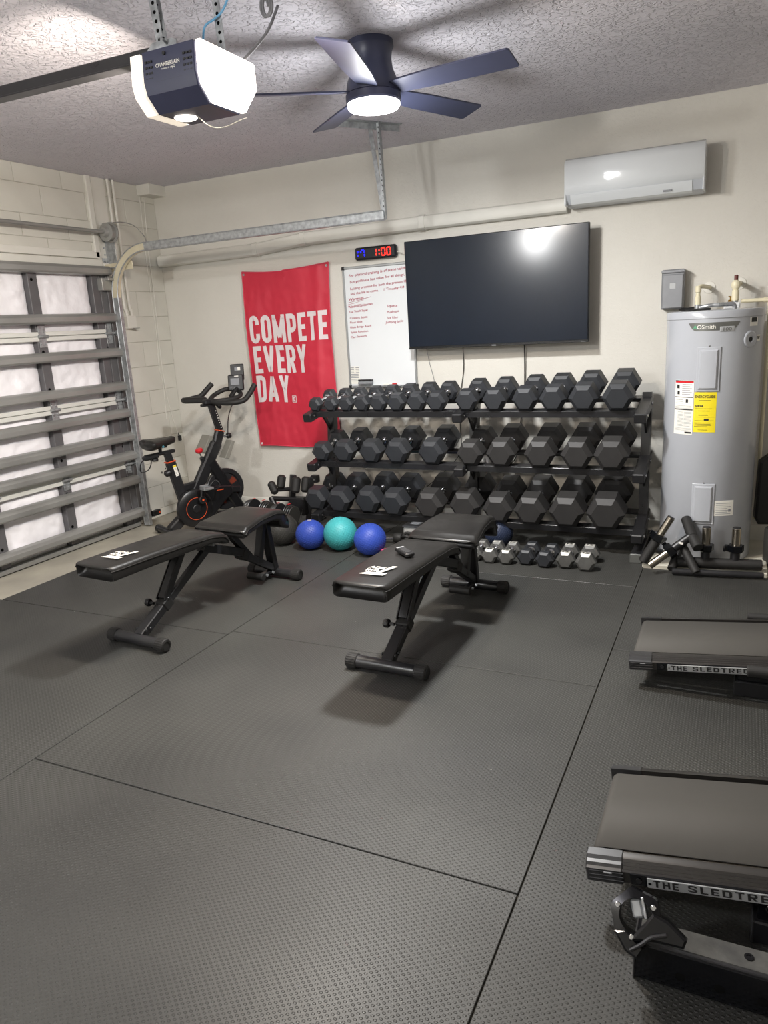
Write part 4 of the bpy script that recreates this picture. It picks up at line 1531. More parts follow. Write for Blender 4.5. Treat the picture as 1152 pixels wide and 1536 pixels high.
MB().tube((-0.05, 0, 0), (0.0, 0, 0), 0.014, n=12, ch=0.002).build('cap_end', 'blue', tb)
MB().tube((0.0, 0, 0), (0.065, 0, 0), 0.013, 0.011, n=12, ch=0.002).build('tube_body', 'white', tb)
bd = MB().box((0, 0, 0.012), (2.35, 0.05, 0.024), 0.002)
tag(bd.build('floor_board', 'wood', loc=(2.80, -0.048, 0.0)), 'weathered wooden strip on the floor along the wall under the rack', 'board')

# =================================================================== WEIGHT BENCHES
def bench(label, cx, cy, ang, group):
    t = thing('weight_bench', label, 'weight bench', (cx, cy, 0), rotz=ang, group=group)
    # local: x = s along the bench from the front foot, y = left, z up
    for (s0, nm) in ((0.0, 'front_foot'), (1.105, 'rear_foot')):
        f_ = MB().tube((s0, -0.165, 0.034), (s0, 0.165, 0.034), 0.029, n=22).build(nm, 'blacksteel', t)
        for sg in (-1, 1):
            m = MB()
            a0, a1 = sg * 0.140, sg * 0.196
            m.tube((s0, a0, 0.034), (s0, a1, 0.034), 0.0335, n=26, ch=0.004)
            for k in range(20):
                an = 2 * PI * k / 20
                m.bar((s0 + 0.0335 * math.cos(an), a0 + sg * 0.008, 0.034 + 0.0335 * math.sin(an) * 0.98), (s0 + 0.0335 * math.cos(an), a1 - sg * 0.006, 0.034 + 0.0335 * math.sin(an) * 0.98), 0.0035, 0.0035, 0.001)
            m.lathe([(0.020, 0.0), (0.024, 0.0), (0.024, 0.003), (0.020, 0.003)], 24, Matrix.Translation((s0, a1, 0.034)) @ Matrix.Rotation(-sg * PI / 2, 4, 'X'))
            m.build('end_cap', 'rubberblack', f_)
    # main post from front foot up to the pivot
    MB().bar((0.01, 0, 0.045), (0.20, 0, 0.155), 0.055, 0.045, 0.004).build('outer_post', 'black', t)
    MB().bar((0.16, -0.012, 0.135), (0.545, -0.012, 0.36), 0.030, 0.042, 0.003).build('inner_post', 'blacksteel', t)
    MB().bar((0.175, 0, 0.142), (0.225, 0, 0.171), 0.066, 0.060, 0.005).build('sleeve', 'rubberblack', t)
    m = MB()
    for s_ in (-1, 1):
        m.bar((0.185, s_ * 0.028, 0.175), (0.345, s_ * 0.028, 0.395), 0.007, 0.036, 0.002)
    m.bar((0.19, 0, 0.182), (0.345, 0, 0.395), 0.046, 0.030, 0.003)
    m.build('backrest_strut', 'black', t)
    k_ = MB()
    k_.tube((0.155, 0.03, 0.165), (0.155, 0.060, 0.165), 0.008, n=10)
    k_.lathe([(0, 0), (0.017, 0), (0.021, 0.006), (0.021, 0.022), (0.016, 0.028), (0, 0.028)], 10, Matrix.Translation((0.155, 0.055, 0.165)) @ Matrix.Rotation(-PI / 2, 4, 'X'))
    k_.build('pull_knob', 'plastic', t)
    for s_ in (-1, 1):
        for (a, b_) in ((0.20, 0.185), (0.06, 0.075), (0.03, 0.075)):
            MB().tube((a, s_ * 0.029, b_), (a, s_ * 0.036, b_), 0.008, n=8, ch=0.002).build('bolt', 'blacksteel', t)
    # frame rail dropping from the pivot to the rear foot
    MB().bar((0.50, 0, 0.37), (0.82, 0, 0.245), 0.055, 0.05, 0.004).build('frame_rail', 'black', t)
    MB().bar((0.77, 0, 0.262), (1.09, 0, 0.062), 0.046, 0.042, 0.004).build('frame_rail', 'blacksteel', t)
    MB().bar((0.80, 0, 0.243), (0.85, 0, 0.212), 0.064, 0.058, 0.005).build('sleeve', 'rubberblack', t)
    # rear posts
    MB().bar((1.095, 0.0, 0.06), (1.045, 0.0, 0.385), 0.060, 0.038, 0.004).build('rear_post', 'black', t)
    MB().bar((0.955, 0, 0.135), (1.03, 0, 0.385), 0.050, 0.036, 0.004).build('rear_post', 'black', t)
    MB().bar((0.72, 0, 0.40), (0.885, 0, 0.20), 0.040, 0.034, 0.003).build('seat_strut', 'black', t)
    MB().bar((0.66, 0, 0.385), (1.06, 0, 0.395), 0.045, 0.025, 0.003).build('seat_rail', 'black', t)
    MB().bar((-0.02, 0.0, 0.405), (0.54, 0, 0.385), 0.045, 0.025, 0.003).build('backrest_rail', 'black', t)
    w_ = MB()
    w_.tube((0.96, -0.03, 0.045), (0.96, 0.09, 0.045), 0.022, n=16, ch=0.003)
    w_.build('transport_wheel', 'rubberblack', t)
    MB().bar((0.96, 0.0, 0.05), (1.09, 0.0, 0.045), 0.035, 0.02, 0.003).build('wheel_arm', 'blacksteel', t)
    for a in (0.99, 1.05):
        MB().tube((a, -0.036, 0.05), (a, -0.028, 0.05), 0.009, n=8).build('bolt', 'galv', t)
    MB().tube((0.53, -0.07, 0.382), (0.53, 0.07, 0.382), 0.009, n=10).build('pivot_bolt', 'galv', t)

    # padded cushions: superellipse-like rounded slabs following a side profile
    def pad(name, prof, halfw, thick, round_=0.022):
        """prof: list of (s, z_top, halfwidth)"""
        m = MB()
        n = len(prof)
        NU = 14
        ring_n = None
        rows = []
        vs = []
        for i, (s0, zt, hw, th) in enumerate(prof):
            if i < n - 1:
                ds, dz = prof[i + 1][0] - s0, prof[i + 1][1] - zt
            if i > 0:
                ds2, dz2 = s0 - prof[i - 1][0], zt - prof[i - 1][1]
            else:
                ds2, dz2 = ds, dz
            if i == n - 1:
                ds, dz = ds2, dz2
            tx, tz = ds + ds2, dz + dz2
            l_ = math.hypot(tx, tz)
            nx, nz = -tz / l_, tx / l_
            row = []
            rr = min(round_, th * 0.48)
            cs = []
            for (cx_, cy_, a0) in ((hw - rr, -rr, PI / 2), (hw - rr, -(th - rr * 0.6), 0), (-(hw - rr), -(th - rr * 0.6), -PI / 2), (-(hw - rr), -rr, -PI)):
                for k in range(5):
                    a = a0 - (PI / 2) * k / 4
                    ry = rr if cy_ > -th * 0.5 else rr * 0.6
                    cs.append((cx_ + rr * math.cos(a), cy_ + ry * math.sin(a)))
            for (yy, hh) in cs:
                crown = 0.006 * (1 - (yy / hw) ** 2) if hh > -rr else 0
                row.append(len(vs))
                vs.append((s0 + nx * (hh + crown), yy, zt + nz * (hh + crown)))
            rows.append(row)
        fs = []
        k_n = len(rows[0])
        for i in range(n - 1):
            for k in range(k_n):
                k2 = (k + 1) % k_n
                fs.append([rows[i][k], rows[i][k2], rows[i + 1][k2], rows[i + 1][k]])
        fs.append(rows[0][::-1])
        fs.append(rows[-1])
        m.add(vs, fs)
        return m

    def dense(keys, n=34, er=0.014):
        out = []
        s0, s1 = keys[0][0], keys[-1][0]
        for k in range(n + 1):
            s_ = s0 + (s1 - s0) * k / n
            j = 0
            while j < len(keys) - 2 and s_ > keys[j + 1][0]:
                j += 1
            a, b_ = keys[j], keys[j + 1]
            u = (s_ - a[0]) / (b_[0] - a[0])
            u2 = u * u * (3 - 2 * u) * 0.5 + u * 0.5
            out.append([s_, a[1] + (b_[1] - a[1]) * u2, a[2] + (b_[2] - a[2]) * u, a[3] + (b_[3] - a[3]) * u])
        # round the two ends
        res = []
        for (ss, zz, hw, th) in out:
            d = min(ss - s0, s1 - ss)
            if d < er:
                q = math.sqrt(max(0, 1 - (1 - d / er) ** 2))
                k2 = 0.55 + 0.45 * q
                res.append((ss, zz - er * 0.6 * (1 - q), hw - er * (1 - q), th - er * 0.9 * (1 - q)))
            else:
                res.append((ss, zz, hw, th))
        # add finer end steps
        fin = []
        for e in (0.0, 0.001, 0.003, 0.006, 0.010, 0.016, 0.024):
            q = math.sqrt(max(0, 1 - (1 - min(1, e / er)) ** 2))
            a = out[0]
            qp = math.sqrt(max(0, 1 - (1 - min(1, e / 0.03)) ** 2))
            fin.append((s0 + e, a[1] - er * 0.6 * (1 - q), a[2] - 0.03 * (1 - qp), a[3] - er * 0.9 * (1 - q)))
        mid = [r for r in res if r[0] - s0 > 0.029 and s1 - r[0] > 0.029]
        fin2 = []
        for e in (0.024, 0.016, 0.010, 0.006, 0.003, 0.001, 0.0):
            q = math.sqrt(max(0, 1 - (1 - min(1, e / er)) ** 2))
            a = out[-1]
            qp = math.sqrt(max(0, 1 - (1 - min(1, e / 0.03)) ** 2))
            fin2.append((s1 - e, a[1] - er * 0.6 * (1 - q), a[2] - 0.03 * (1 - qp), a[3] - er * 0.9 * (1 - q)))
        return fin + mid + fin2

    bk = [(-0.205, 0.487, 0.130, 0.072), (0.0, 0.486, 0.133, 0.070), (0.25, 0.480, 0.136, 0.066), (0.45, 0.470, 0.136, 0.058), (0.54, 0.452, 0.136, 0.055), (0.605, 0.420, 0.134, 0.045)]
    back = pad('backrest', dense(bk), 0.13, 0.06).build('backrest', 'vinyl', t, sharp=50)
    st = [(0.640, 0.434, 0.190, 0.045), (0.70, 0.452, 0.182, 0.052), (0.85, 0.470, 0.164, 0.056), (0.98, 0.470, 0.153, 0.060), (1.05, 0.455, 0.150, 0.068), (1.10, 0.425, 0.147, 0.075), (1.125, 0.395, 0.145, 0.072)]
    seat = pad('seat', dense(st), 0.15, 0.06).build('seat', 'vinyl', t, sharp=50)
    # piping seams around the pads
    for keys, par in ((bk, back), (st, seat)):
        dd = dense(keys)
        for sg in (-1, 1):
            q = [(a[0], sg * (a[2] + 0.0002), a[1] - 0.022) for a in dd[4:-4]]
            MB().path(q, 0.0028, n=6).build('piping', 'vinyl', par)
    # stapled fabric scallops under the near end
    # printed logo on the backrest: two bars, a slanting bar and slanted lettering
    m = MB()
    zt = 0.4945
    def q4(a, b_, c_, d_):
        m.add([(p[0], p[1], zt) for p in (a, b_, c_, d_)], [[0, 1, 2, 3]])
    q4((-0.104, 0.048), (-0.098, -0.062), (-0.086, -0.064), (-0.090, 0.036))
    q4((-0.087, 0.034), (-0.083, -0.065), (-0.071, -0.067), (-0.073, 0.024))
    q4((-0.070, -0.016), (-0.070, -0.036), (0.022, -0.072), (0.022, -0.050))
    m.build('logo_bars', 'white', t, recalc=False)
    mt1 = Matrix.Translation((-0.024, 0.046, zt)) @ Matrix.Rotation(-PI / 2, 4, 'Z')
    place(text_mb('ADE', 0.026, 0.078, bold=0.03, shear=0.2), mt1).build('logo_lettering', 'white', t)
    mt1 = Matrix.Translation((-0.062, 0.042, zt)) @ Matrix.Rotation(-PI / 2, 4, 'Z')
    place(text_mb('WOR', 0.030, 0.058, bold=0.03, shear=0.2), mt1).build('logo_lettering', 'white', t)
    return t


b1 = bench('black adjustable weight bench on the left, nearest the exercise bike', 1.816, -2.609, math.radians(85.5), 'adjustable weight benches')
b2 = bench('black adjustable weight bench on the right with a remote lying on its backrest', 3.128, -2.480, math.radians(88.1), 'adjustable weight benches')
rc = thing('remote_control', 'small black remote control lying on the backrest of the right bench', 'remote control', (3.148, -2.268, 0.4885), rotz=math.radians(-40))
MB().prism([(-0.055, -0.022), (0.055, -0.022), (0.062, -0.014), (0.062, 0.014), (0.055, 0.022), (-0.055, 0.022), (-0.062, 0.014), (-0.062, -0.014)], 0.0, 0.018, None, 0.004).build('case', 'plastic', rc)
MB().box((0.01, 0, 0.0185), (0.07, 0.03, 0.002), 0.0005).build('key_panel', 'capplastic', rc)
MB().box((-0.045, 0, 0.0185), (0.012, 0.036, 0.0015), 0.0005).build('silver_edge', 'silverlabel', rc)

# =================================================================== EXERCISE BIKE
bk = thing('exercise_bike', 'black indoor cycling bike with red knob and orange rings in the corner', 'exercise bike', (0.58, -0.94, 0), rotz=math.radians(67))
# rear and front stabilisers
for s_, nm in ((-0.0, 'rear_stabilizer'), (0.80, 'front_stabilizer')):
    f_ = MB().tube((s_, -0.215, 0.035), (s_, 0.215, 0.035), 0.026, n=18, ch=0.004).build(nm, 'blacksteel', bk)
    for sg in (-1, 1):
        MB().tube((s_, sg * 0.185, 0.033), (s_, sg * 0.225, 0.033), 0.031, n=18, ch=0.005).tube((s_, sg * 0.2, 0.0), (s_, sg * 0.2, 0.02), 0.02, n=12).build('foot_end', 'plastic', f_)
MB().bar((0.0, 0, 0.045), (0.20, 0, 0.19), 0.07, 0.075, 0.01).build('base_beam', 'blacksteel', bk)
MB().bar((0.25, 0, 0.11), (0.80, 0, 0.055), 0.06, 0.05, 0.008).build('base_beam', 'black', bk)
MB().bar((0.15, 0, 0.20), (0.066, 0, 0.575), 0.05, 0.075, 0.010).build('seat_tube', 'black', bk)
MB().bar((0.0665, 0, 0.572), (0.0655, 0, 0.580), 0.054, 0.080, 0.003).build('orange_collar', 'orange', bk)
MB().bar((0.066, 0, 0.575), (0.050, 0, 0.652), 0.036, 0.055, 0.006).build('seat_post', 'black', bk)
MB().bar((-0.13, 0, 0.640), (0.115, 0, 0.655), 0.038, 0.026, 0.008).build('seat_slider', 'black', bk)
MB().bar((-0.14, 0, 0.628), (-0.02, 0, 0.640), 0.055, 0.035, 0.010).build('slider_clamp', 'plastic', bk)
MB().lathe([(0, 0), (0.022, 0), (0.026, 0.006), (0.024, 0.02), (0, 0.022)], 12, Matrix.Translation((-0.05, 0, 0.598))).build('slider_knob', 'plastic', bk)
m = MB().tube((0.07, -0.015, 0.505), (0.04, -0.02, 0.497), 0.010, n=10)
m.lathe([(0, 0), (0.02, 0), (0.027, 0.008), (0.025, 0.035), (0.012, 0.045), (0, 0.045)], 12, Matrix.Translation((0.045, -0.02, 0.500)) @ Matrix.Rotation(math.radians(-105), 4, 'Y'))
m.build('adjusting_knob', 'plastic', bk)
lb = MB()
mt = Matrix.Translation((0.092, -0.0265, 0.505)) @ Matrix.Rotation(math.radians(-12.6), 4, 'Y')
lb.box((0, 0, 0), (0.026, 0.001, 0.088), 0.0002, mt)
lb.build('white_sticker', 'white', bk)
MB().box((0, -0.0005, 0.036), (0.026, 0.001, 0.014), 0.0001, mt).build('yellow_sticker_top', 'yellow', bk)
lt_ = MB()
for k in range(6):
    lt_.box((0, -0.0008, 0.018 - k * 0.010), (0.018, 0.0006, 0.002), 0, mt)
lt_.build('sticker_print', 'greyprint', bk)
# water-bottle cage / cable at the back of the seat
MB().path([(-0.13, 0.0, 0.628), (-0.16, 0.01, 0.59), (-0.16, 0.02, 0.53), (-0.10, 0.02, 0.54), (-0.08, 0.0, 0.60), (-0.10, 0, 0.632)], 0.004, n=6, smooth=5).build('wire_loop', 'plastic', bk)

# saddle
sd = MB()


def saddle(u, v):
    s = -0.125 + 0.255 * u
    hw = 0.098 * (1 - u) ** 0.75 + 0.027 + 0.012 * math.exp(-((u - 0.12) / 0.2) ** 2)
    rnd = math.sqrt(max(0.0, 1 - (1 - min(1, u / 0.16)) ** 2)) * math.sqrt(max(0.0, 1 - (1 - min(1, (1 - u) / 0.08)) ** 2))
    hw *= 0.02 + 0.98 * rnd
    hw *= (1 - max(0, (u - 0.93) / 0.07) ** 2 * 0.65)
    a = PI * (v * 2 - 1)
    cy = math.sin(a)
    cz = -math.cos(a)
    z = 0.728 + 0.020 * u * u + 0.006 * (1 - u) ** 2
    th = 0.047 * (1 - 0.45 * u) * (0.02 + 0.98 * rnd) * (1 - max(0, (u - 0.93) / 0.07) ** 2 * 0.6)
    zz = z + (th * 0.75 if cz > 0 else th * 1.15) * (abs(cz) ** 0.8) * (1 if cz > 0 else -1)
    groove = -0.006 * math.exp(-(cy / 0.18) ** 2) * (1 if cz > 0 else 0)
    return (s, hw * (1 if cy > 0 else -1) * abs(cy) ** 0.85, zz + groove)


sd.grid(saddle, 28, 36)
base_n = len(sd.v)
sd.build('saddle', 'vinyl', bk, sharp=60, weld=True)
MB().tube((0.0, 0, 0.655), (0.0, 0, 0.705), 0.013, n=12).box((0, 0, 0.695), (0.10, 0.05, 0.012), 0.004).build('saddle_clamp', 'plastic', bk)
MB().tube((-0.02, -0.098, 0.712), (-0.02, -0.106, 0.711), 0.009, n=12).build('silver_stud', 'chrome', bk)

# frame
MB().bar((0.13, 0, 0.355), (0.29, 0, 0.37), 0.045, 0.055, 0.008).build('cross_tube', 'black', bk)
MB().bar((0.22, 0, 0.27), (0.475, 0, 0.665), 0.058, 0.088, 0.012).build('main_tube', 'black', bk)
MB().bar((0.39, -0.002, 0.53), (0.62, -0.002, 0.10), 0.055, 0.085, 0.012).build('fork_tube', 'shroud', bk)
MB().bar((0.465, 0, 0.635), (0.512, 0, 0.752), 0.05, 0.07, 0.010).build('head_tube', 'black', bk)
MB().bar((0.5105, 0, 0.748), (0.5125, 0, 0.755), 0.054, 0.074, 0.003).build('orange_collar', 'orange', bk)
stem = MB().bar((0.512, 0, 0.752), (0.458, 0, 0.975), 0.036, 0.052, 0.006).build('stem', 'black', bk)
for k in range(8):
    p = Vector((0.512, 0, 0.752)).lerp(Vector((0.458, 0, 0.975)), 0.1 + k * 0.085)
    MB().box((p.x + 0.012, -0.0188, p.z + 0.003), (0.007, 0.001, 0.006), 0).build('scale_mark', 'white', stem)
m = MB().tube((0.54, 0, 0.70), (0.58, -0.015, 0.705), 0.009, n=10)
m.lathe([(0, 0), (0.02, 0), (0.024, 0.006), (0.022, 0.03), (0, 0.034)], 12, Matrix.Translation((0.565, -0.01, 0.703)) @ Matrix.Rotation(PI / 2, 4, 'Y'))
m.build('stem_knob', 'plastic', bk)
MB().path([(0.575, -0.01, 0.72), (0.60, -0.01, 0.86), (0.66, -0.02, 0.98), (0.68, 0, 1.02)], 0.004, n=6, smooth=6).build('console_wire', 'plastic', bk)
m = MB().box((0.455, 0, 0.985), (0.11, 0.07, 0.035), 0.008)
m.box((0.44, 0.0, 0.962), (0.13, 0.036, 0.022), 0.006)
m.build('handlebar_clamp', 'plastic', bk)
m = MB().tube((0.50, -0.01, 0.955), (0.53, -0.02, 0.925), 0.008, n=8)
m.lathe([(0, 0), (0.014, 0.002), (0.018, 0.012), (0.014, 0.024), (0, 0.026)], 12, Matrix.Translation((0.525, -0.015, 0.925)))
m.build('clamp_lever', 'plastic', bk)
# handlebars: elbow wings, outer grips and the inner loop
MB().path([(0.46, -0.02, 0.985), (0.50, -0.12, 0.975), (0.545, -0.195, 0.975), (0.62, -0.225, 0.985), (0.68, -0.225, 1.03), (0.735, -0.222, 1.095)], 0.0205, n=14, smooth=7).build('handlebar', 'rubberblack', bk)
MB().path([(0.46, 0.02, 0.985), (0.45, 0.12, 0.99), (0.415, 0.215, 0.995), (0.425, 0.245, 1.0), (0.50, 0.225, 1.015), (0.55, 0.21, 1.06), (0.60, 0.20, 1.105)], 0.0205, n=14, smooth=7).build('handlebar', 'rubberblack', bk)
MB().path([(0.47, 0.03, 0.992), (0.55, 0.10, 1.02), (0.64, 0.09, 1.055), (0.70, 0.06, 1.055), (0.72, 0.0, 1.04), (0.70, -0.05, 1.01), (0.62, -0.06, 0.99), (0.50, -0.03, 0.985)], 0.0175, n=12, smooth=7).build('inner_loop', 'rubberblack', bk)
m = MB()
m.prism([(0.34, 0.205), (0.43, 0.05), (0.48, 0.08), (0.47, 0.24), (0.41, 0.285), (0.35, 0.27)], 0.972, 1.016, None, 0.012)
m.build('elbow_pad', 'rubberblack', bk)
# console with phone holder
cns = MB()
mtc = Matrix.Translation((0.70, 0.0, 1.045)) @ Matrix.Rotation(math.radians(46), 4, 'Z') @ Matrix.Rotation(math.radians(10), 4, 'Y')
cns.box((0, 0, 0.062), (0.028, 0.125, 0.125), 0.008, mtc)
console = cns.build('console', 'plastic', bk)
MB().box((0.012, -0.012, 0.145), (0.014, 0.108, 0.13), 0.008, mtc).build('phone_rest', 'plastic', bk)
MB().box((-0.0145, 0.005, 0.070), (0.002, 0.070, 0.052), 0.001, mtc).build('display', 'greyprint', console)
for k in (-1, 0, 1):
    MB().box((-0.0145, 0.005 + k * 0.033, 0.024), (0.003, 0.024, 0.011), 0.001, mtc).build('button', 'capplastic', console)
MB().box((-0.0145, -0.008, 0.112), (0.002, 0.034, 0.006), 0.0002, mtc).build('white_logo', 'white', console)
MB().box((0.0042, -0.004, 0.170), (0.001, 0.022, 0.026), 0.0002, mtc).build('notice', 'greyprint', bk)
MB().box((0.0042, -0.028, 0.172), (0.001, 0.022, 0.026), 0.0002, mtc).build('notice', 'white', bk)
MB().bar((0.64, 0, 1.0), (0.705, 0, 1.07), 0.05, 0.02, 0.005).build('console_stalk', 'plastic', bk)
# shields behind the main tube
m = MB()
m.prism([(0.36, 0.60), (0.44, 0.72), (0.49, 0.70), (0.42, 0.57)], 0.03, 0.16, Matrix(((1, 0, 0, 0), (0, 0, 1, 0), (0, 1, 0, 0), (0, 0, 0, 1))), 0.003)
m.build('bottle_holder', 'clearguard', bk)
m = MB()
m.prism([(0.46, 0.55), (0.54, 0.68), (0.565, 0.67), (0.50, 0.54)], -0.13, -0.035, Matrix(((1, 0, 0, 0), (0, 0, 1, 0), (0, 1, 0, 0), (0, 0, 0, 1))), 0.003)
m.build('bottle_holder', 'clearguard', bk)
# red resistance knob
MB().tube((0.335, 0, 0.545), (0.318, 0, 0.60), 0.005, n=8).build('knob_rod', 'chrome', bk)
MB().bar((0.355, 0, 0.50), (0.330, 0, 0.57), 0.036, 0.036, 0.008).build('knob_base', 'plastic', bk)
MB().lathe([(0, 0), (0.012, 0), (0.024, 0.008), (0.031, 0.020), (0.031, 0.028), (0.024, 0.038), (0.008, 0.042), (0, 0.042)], 20, Matrix.Translation((0.320, 0, 0.600)) @ Matrix.Rotation(math.radians(-14), 4, 'Y')).build('resistance_knob', 'redknob', bk)
# flywheel (axis lateral)
XY = Matrix.Rotation(PI / 2, 4, 'X')
fw = MB().lathe([(0.02, -0.012), (0.05, -0.012), (0.055, -0.006), (0.125, -0.006), (0.132, -0.018), (0.162, -0.018), (0.167, -0.013), (0.167, 0.013), (0.162, 0.018), (0.132, 0.018), (0.125, 0.006), (0.055, 0.006), (0.05, 0.012), (0.02, 0.012)], 48, Matrix.Translation((0.50, 0.0, 0.285)) @ XY).build('flywheel', 'blacksteel', bk)
for k in range(5):
    a = k * 2 * PI / 5 + 0.4
    MB().lathe([(0.065, 0.0068), (0.118, 0.0068), (0.118, 0.0076), (0.065, 0.0076)], 6, Matrix.Translation((0.50, 0, 0.285)) @ XY, a0=a, a1=a + 0.5).build('orange_decal', 'decal', fw)
MB().tube((0.50, -0.05, 0.285), (0.50, 0.05, 0.285), 0.018, n=14).build('axle', 'galv', fw)
for sg in (-1, 1):
    MB().bar((0.40, sg * 0.034, 0.30), (0.62, sg * 0.034, 0.265), 0.012, 0.05, 0.004).build('fork_plate', 'black', bk)
# drive cover: round housing + belt guard on the near side
dc = MB()
dc.lathe([(0, -0.012), (0.132, -0.012), (0.147, 0.0), (0.150, 0.016), (0.146, 0.032), (0.128, 0.043), (0.098, 0.046), (0, 0.046)], 48, Matrix.Translation((0.195, -0.040, 0.195)) @ XY)
cover = dc.build('drive_cover', 'shroud', bk)
m = MB()
XZ = Matrix(((1, 0, 0, 0), (0, 0, 1, 0), (0, 1, 0, 0), (0, 0, 0, 1)))
m.prism([(0.22, 0.335), (0.40, 0.335), (0.53, 0.315), (0.535, 0.25), (0.45, 0.20), (0.30, 0.06), (0.20, 0.05)], -0.072, -0.036, XZ, 0.008)
m.build('belt_guard', 'shroud', bk)
MB().box((0.42, -0.0735, 0.300), (0.06, 0.002, 0.006), 0.0004).build('orange_lettering_bar', 'orange', bk)
MB().lathe([(0.0845, 0.0465), (0.088, 0.0465), (0.088, 0.0485), (0.0845, 0.0485)], 56, Matrix.Translation((0.195, -0.040, 0.195)) @ XY, a0=math.radians(78), a1=math.radians(394)).build('orange_ring', 'orange', cover)
MB().lathe([(0, 0.046), (0.03, 0.046), (0.033, 0.050), (0.028, 0.054), (0, 0.055)], 28, Matrix.Translation((0.195, -0.040, 0.195)) @ XY).build('hub_cap', 'plastic', cover)
# crank, arm, pedals
MB().tube((0.235, -0.125, 0.265), (0.235, 0.12, 0.265), 0.016, n=16).build('crank_axle', 'blacksteel', bk)
m = MB().bar((0.235, -0.115, 0.265), (0.252, -0.115, 0.345), 0.018, 0.034, 0.006)
m.tube((0.235, -0.106, 0.262), (0.235, -0.128, 0.262), 0.030, n=20, ch=0.004)
m.build('crank_arm', 'plastic', bk)
MB().tube((0.235, -0.128, 0.262), (0.235, -0.131, 0.262), 0.008, n=12).build('orange_cap', 'orange', bk)
pd = MB()
pd.box((0.252, -0.175, 0.355), (0.085, 0.075, 0.018), 0.004)
pd.box((0.252, -0.135, 0.362), (0.07, 0.010, 0.034), 0.003)
pd.box((0.215, -0.175, 0.362), (0.010, 0.07, 0.03), 0.003)
ped = pd.build('pedal', 'alu', bk)
MB().path([(0.29, -0.145, 0.36), (0.34, -0.15, 0.40), (0.36, -0.175, 0.38), (0.34, -0.205, 0.35), (0.28, -0.21, 0.345)], 0.006, n=8, smooth=5).build('toe_cage', 'plastic', ped)
MB().bar((0.235, 0.115, 0.265), (0.218, 0.115, 0.185), 0.018, 0.034, 0.006).build('crank_arm', 'plastic', bk)
MB().box((0.218, 0.165, 0.178), (0.085, 0.075, 0.018), 0.004).build('pedal', 'alu', bk)

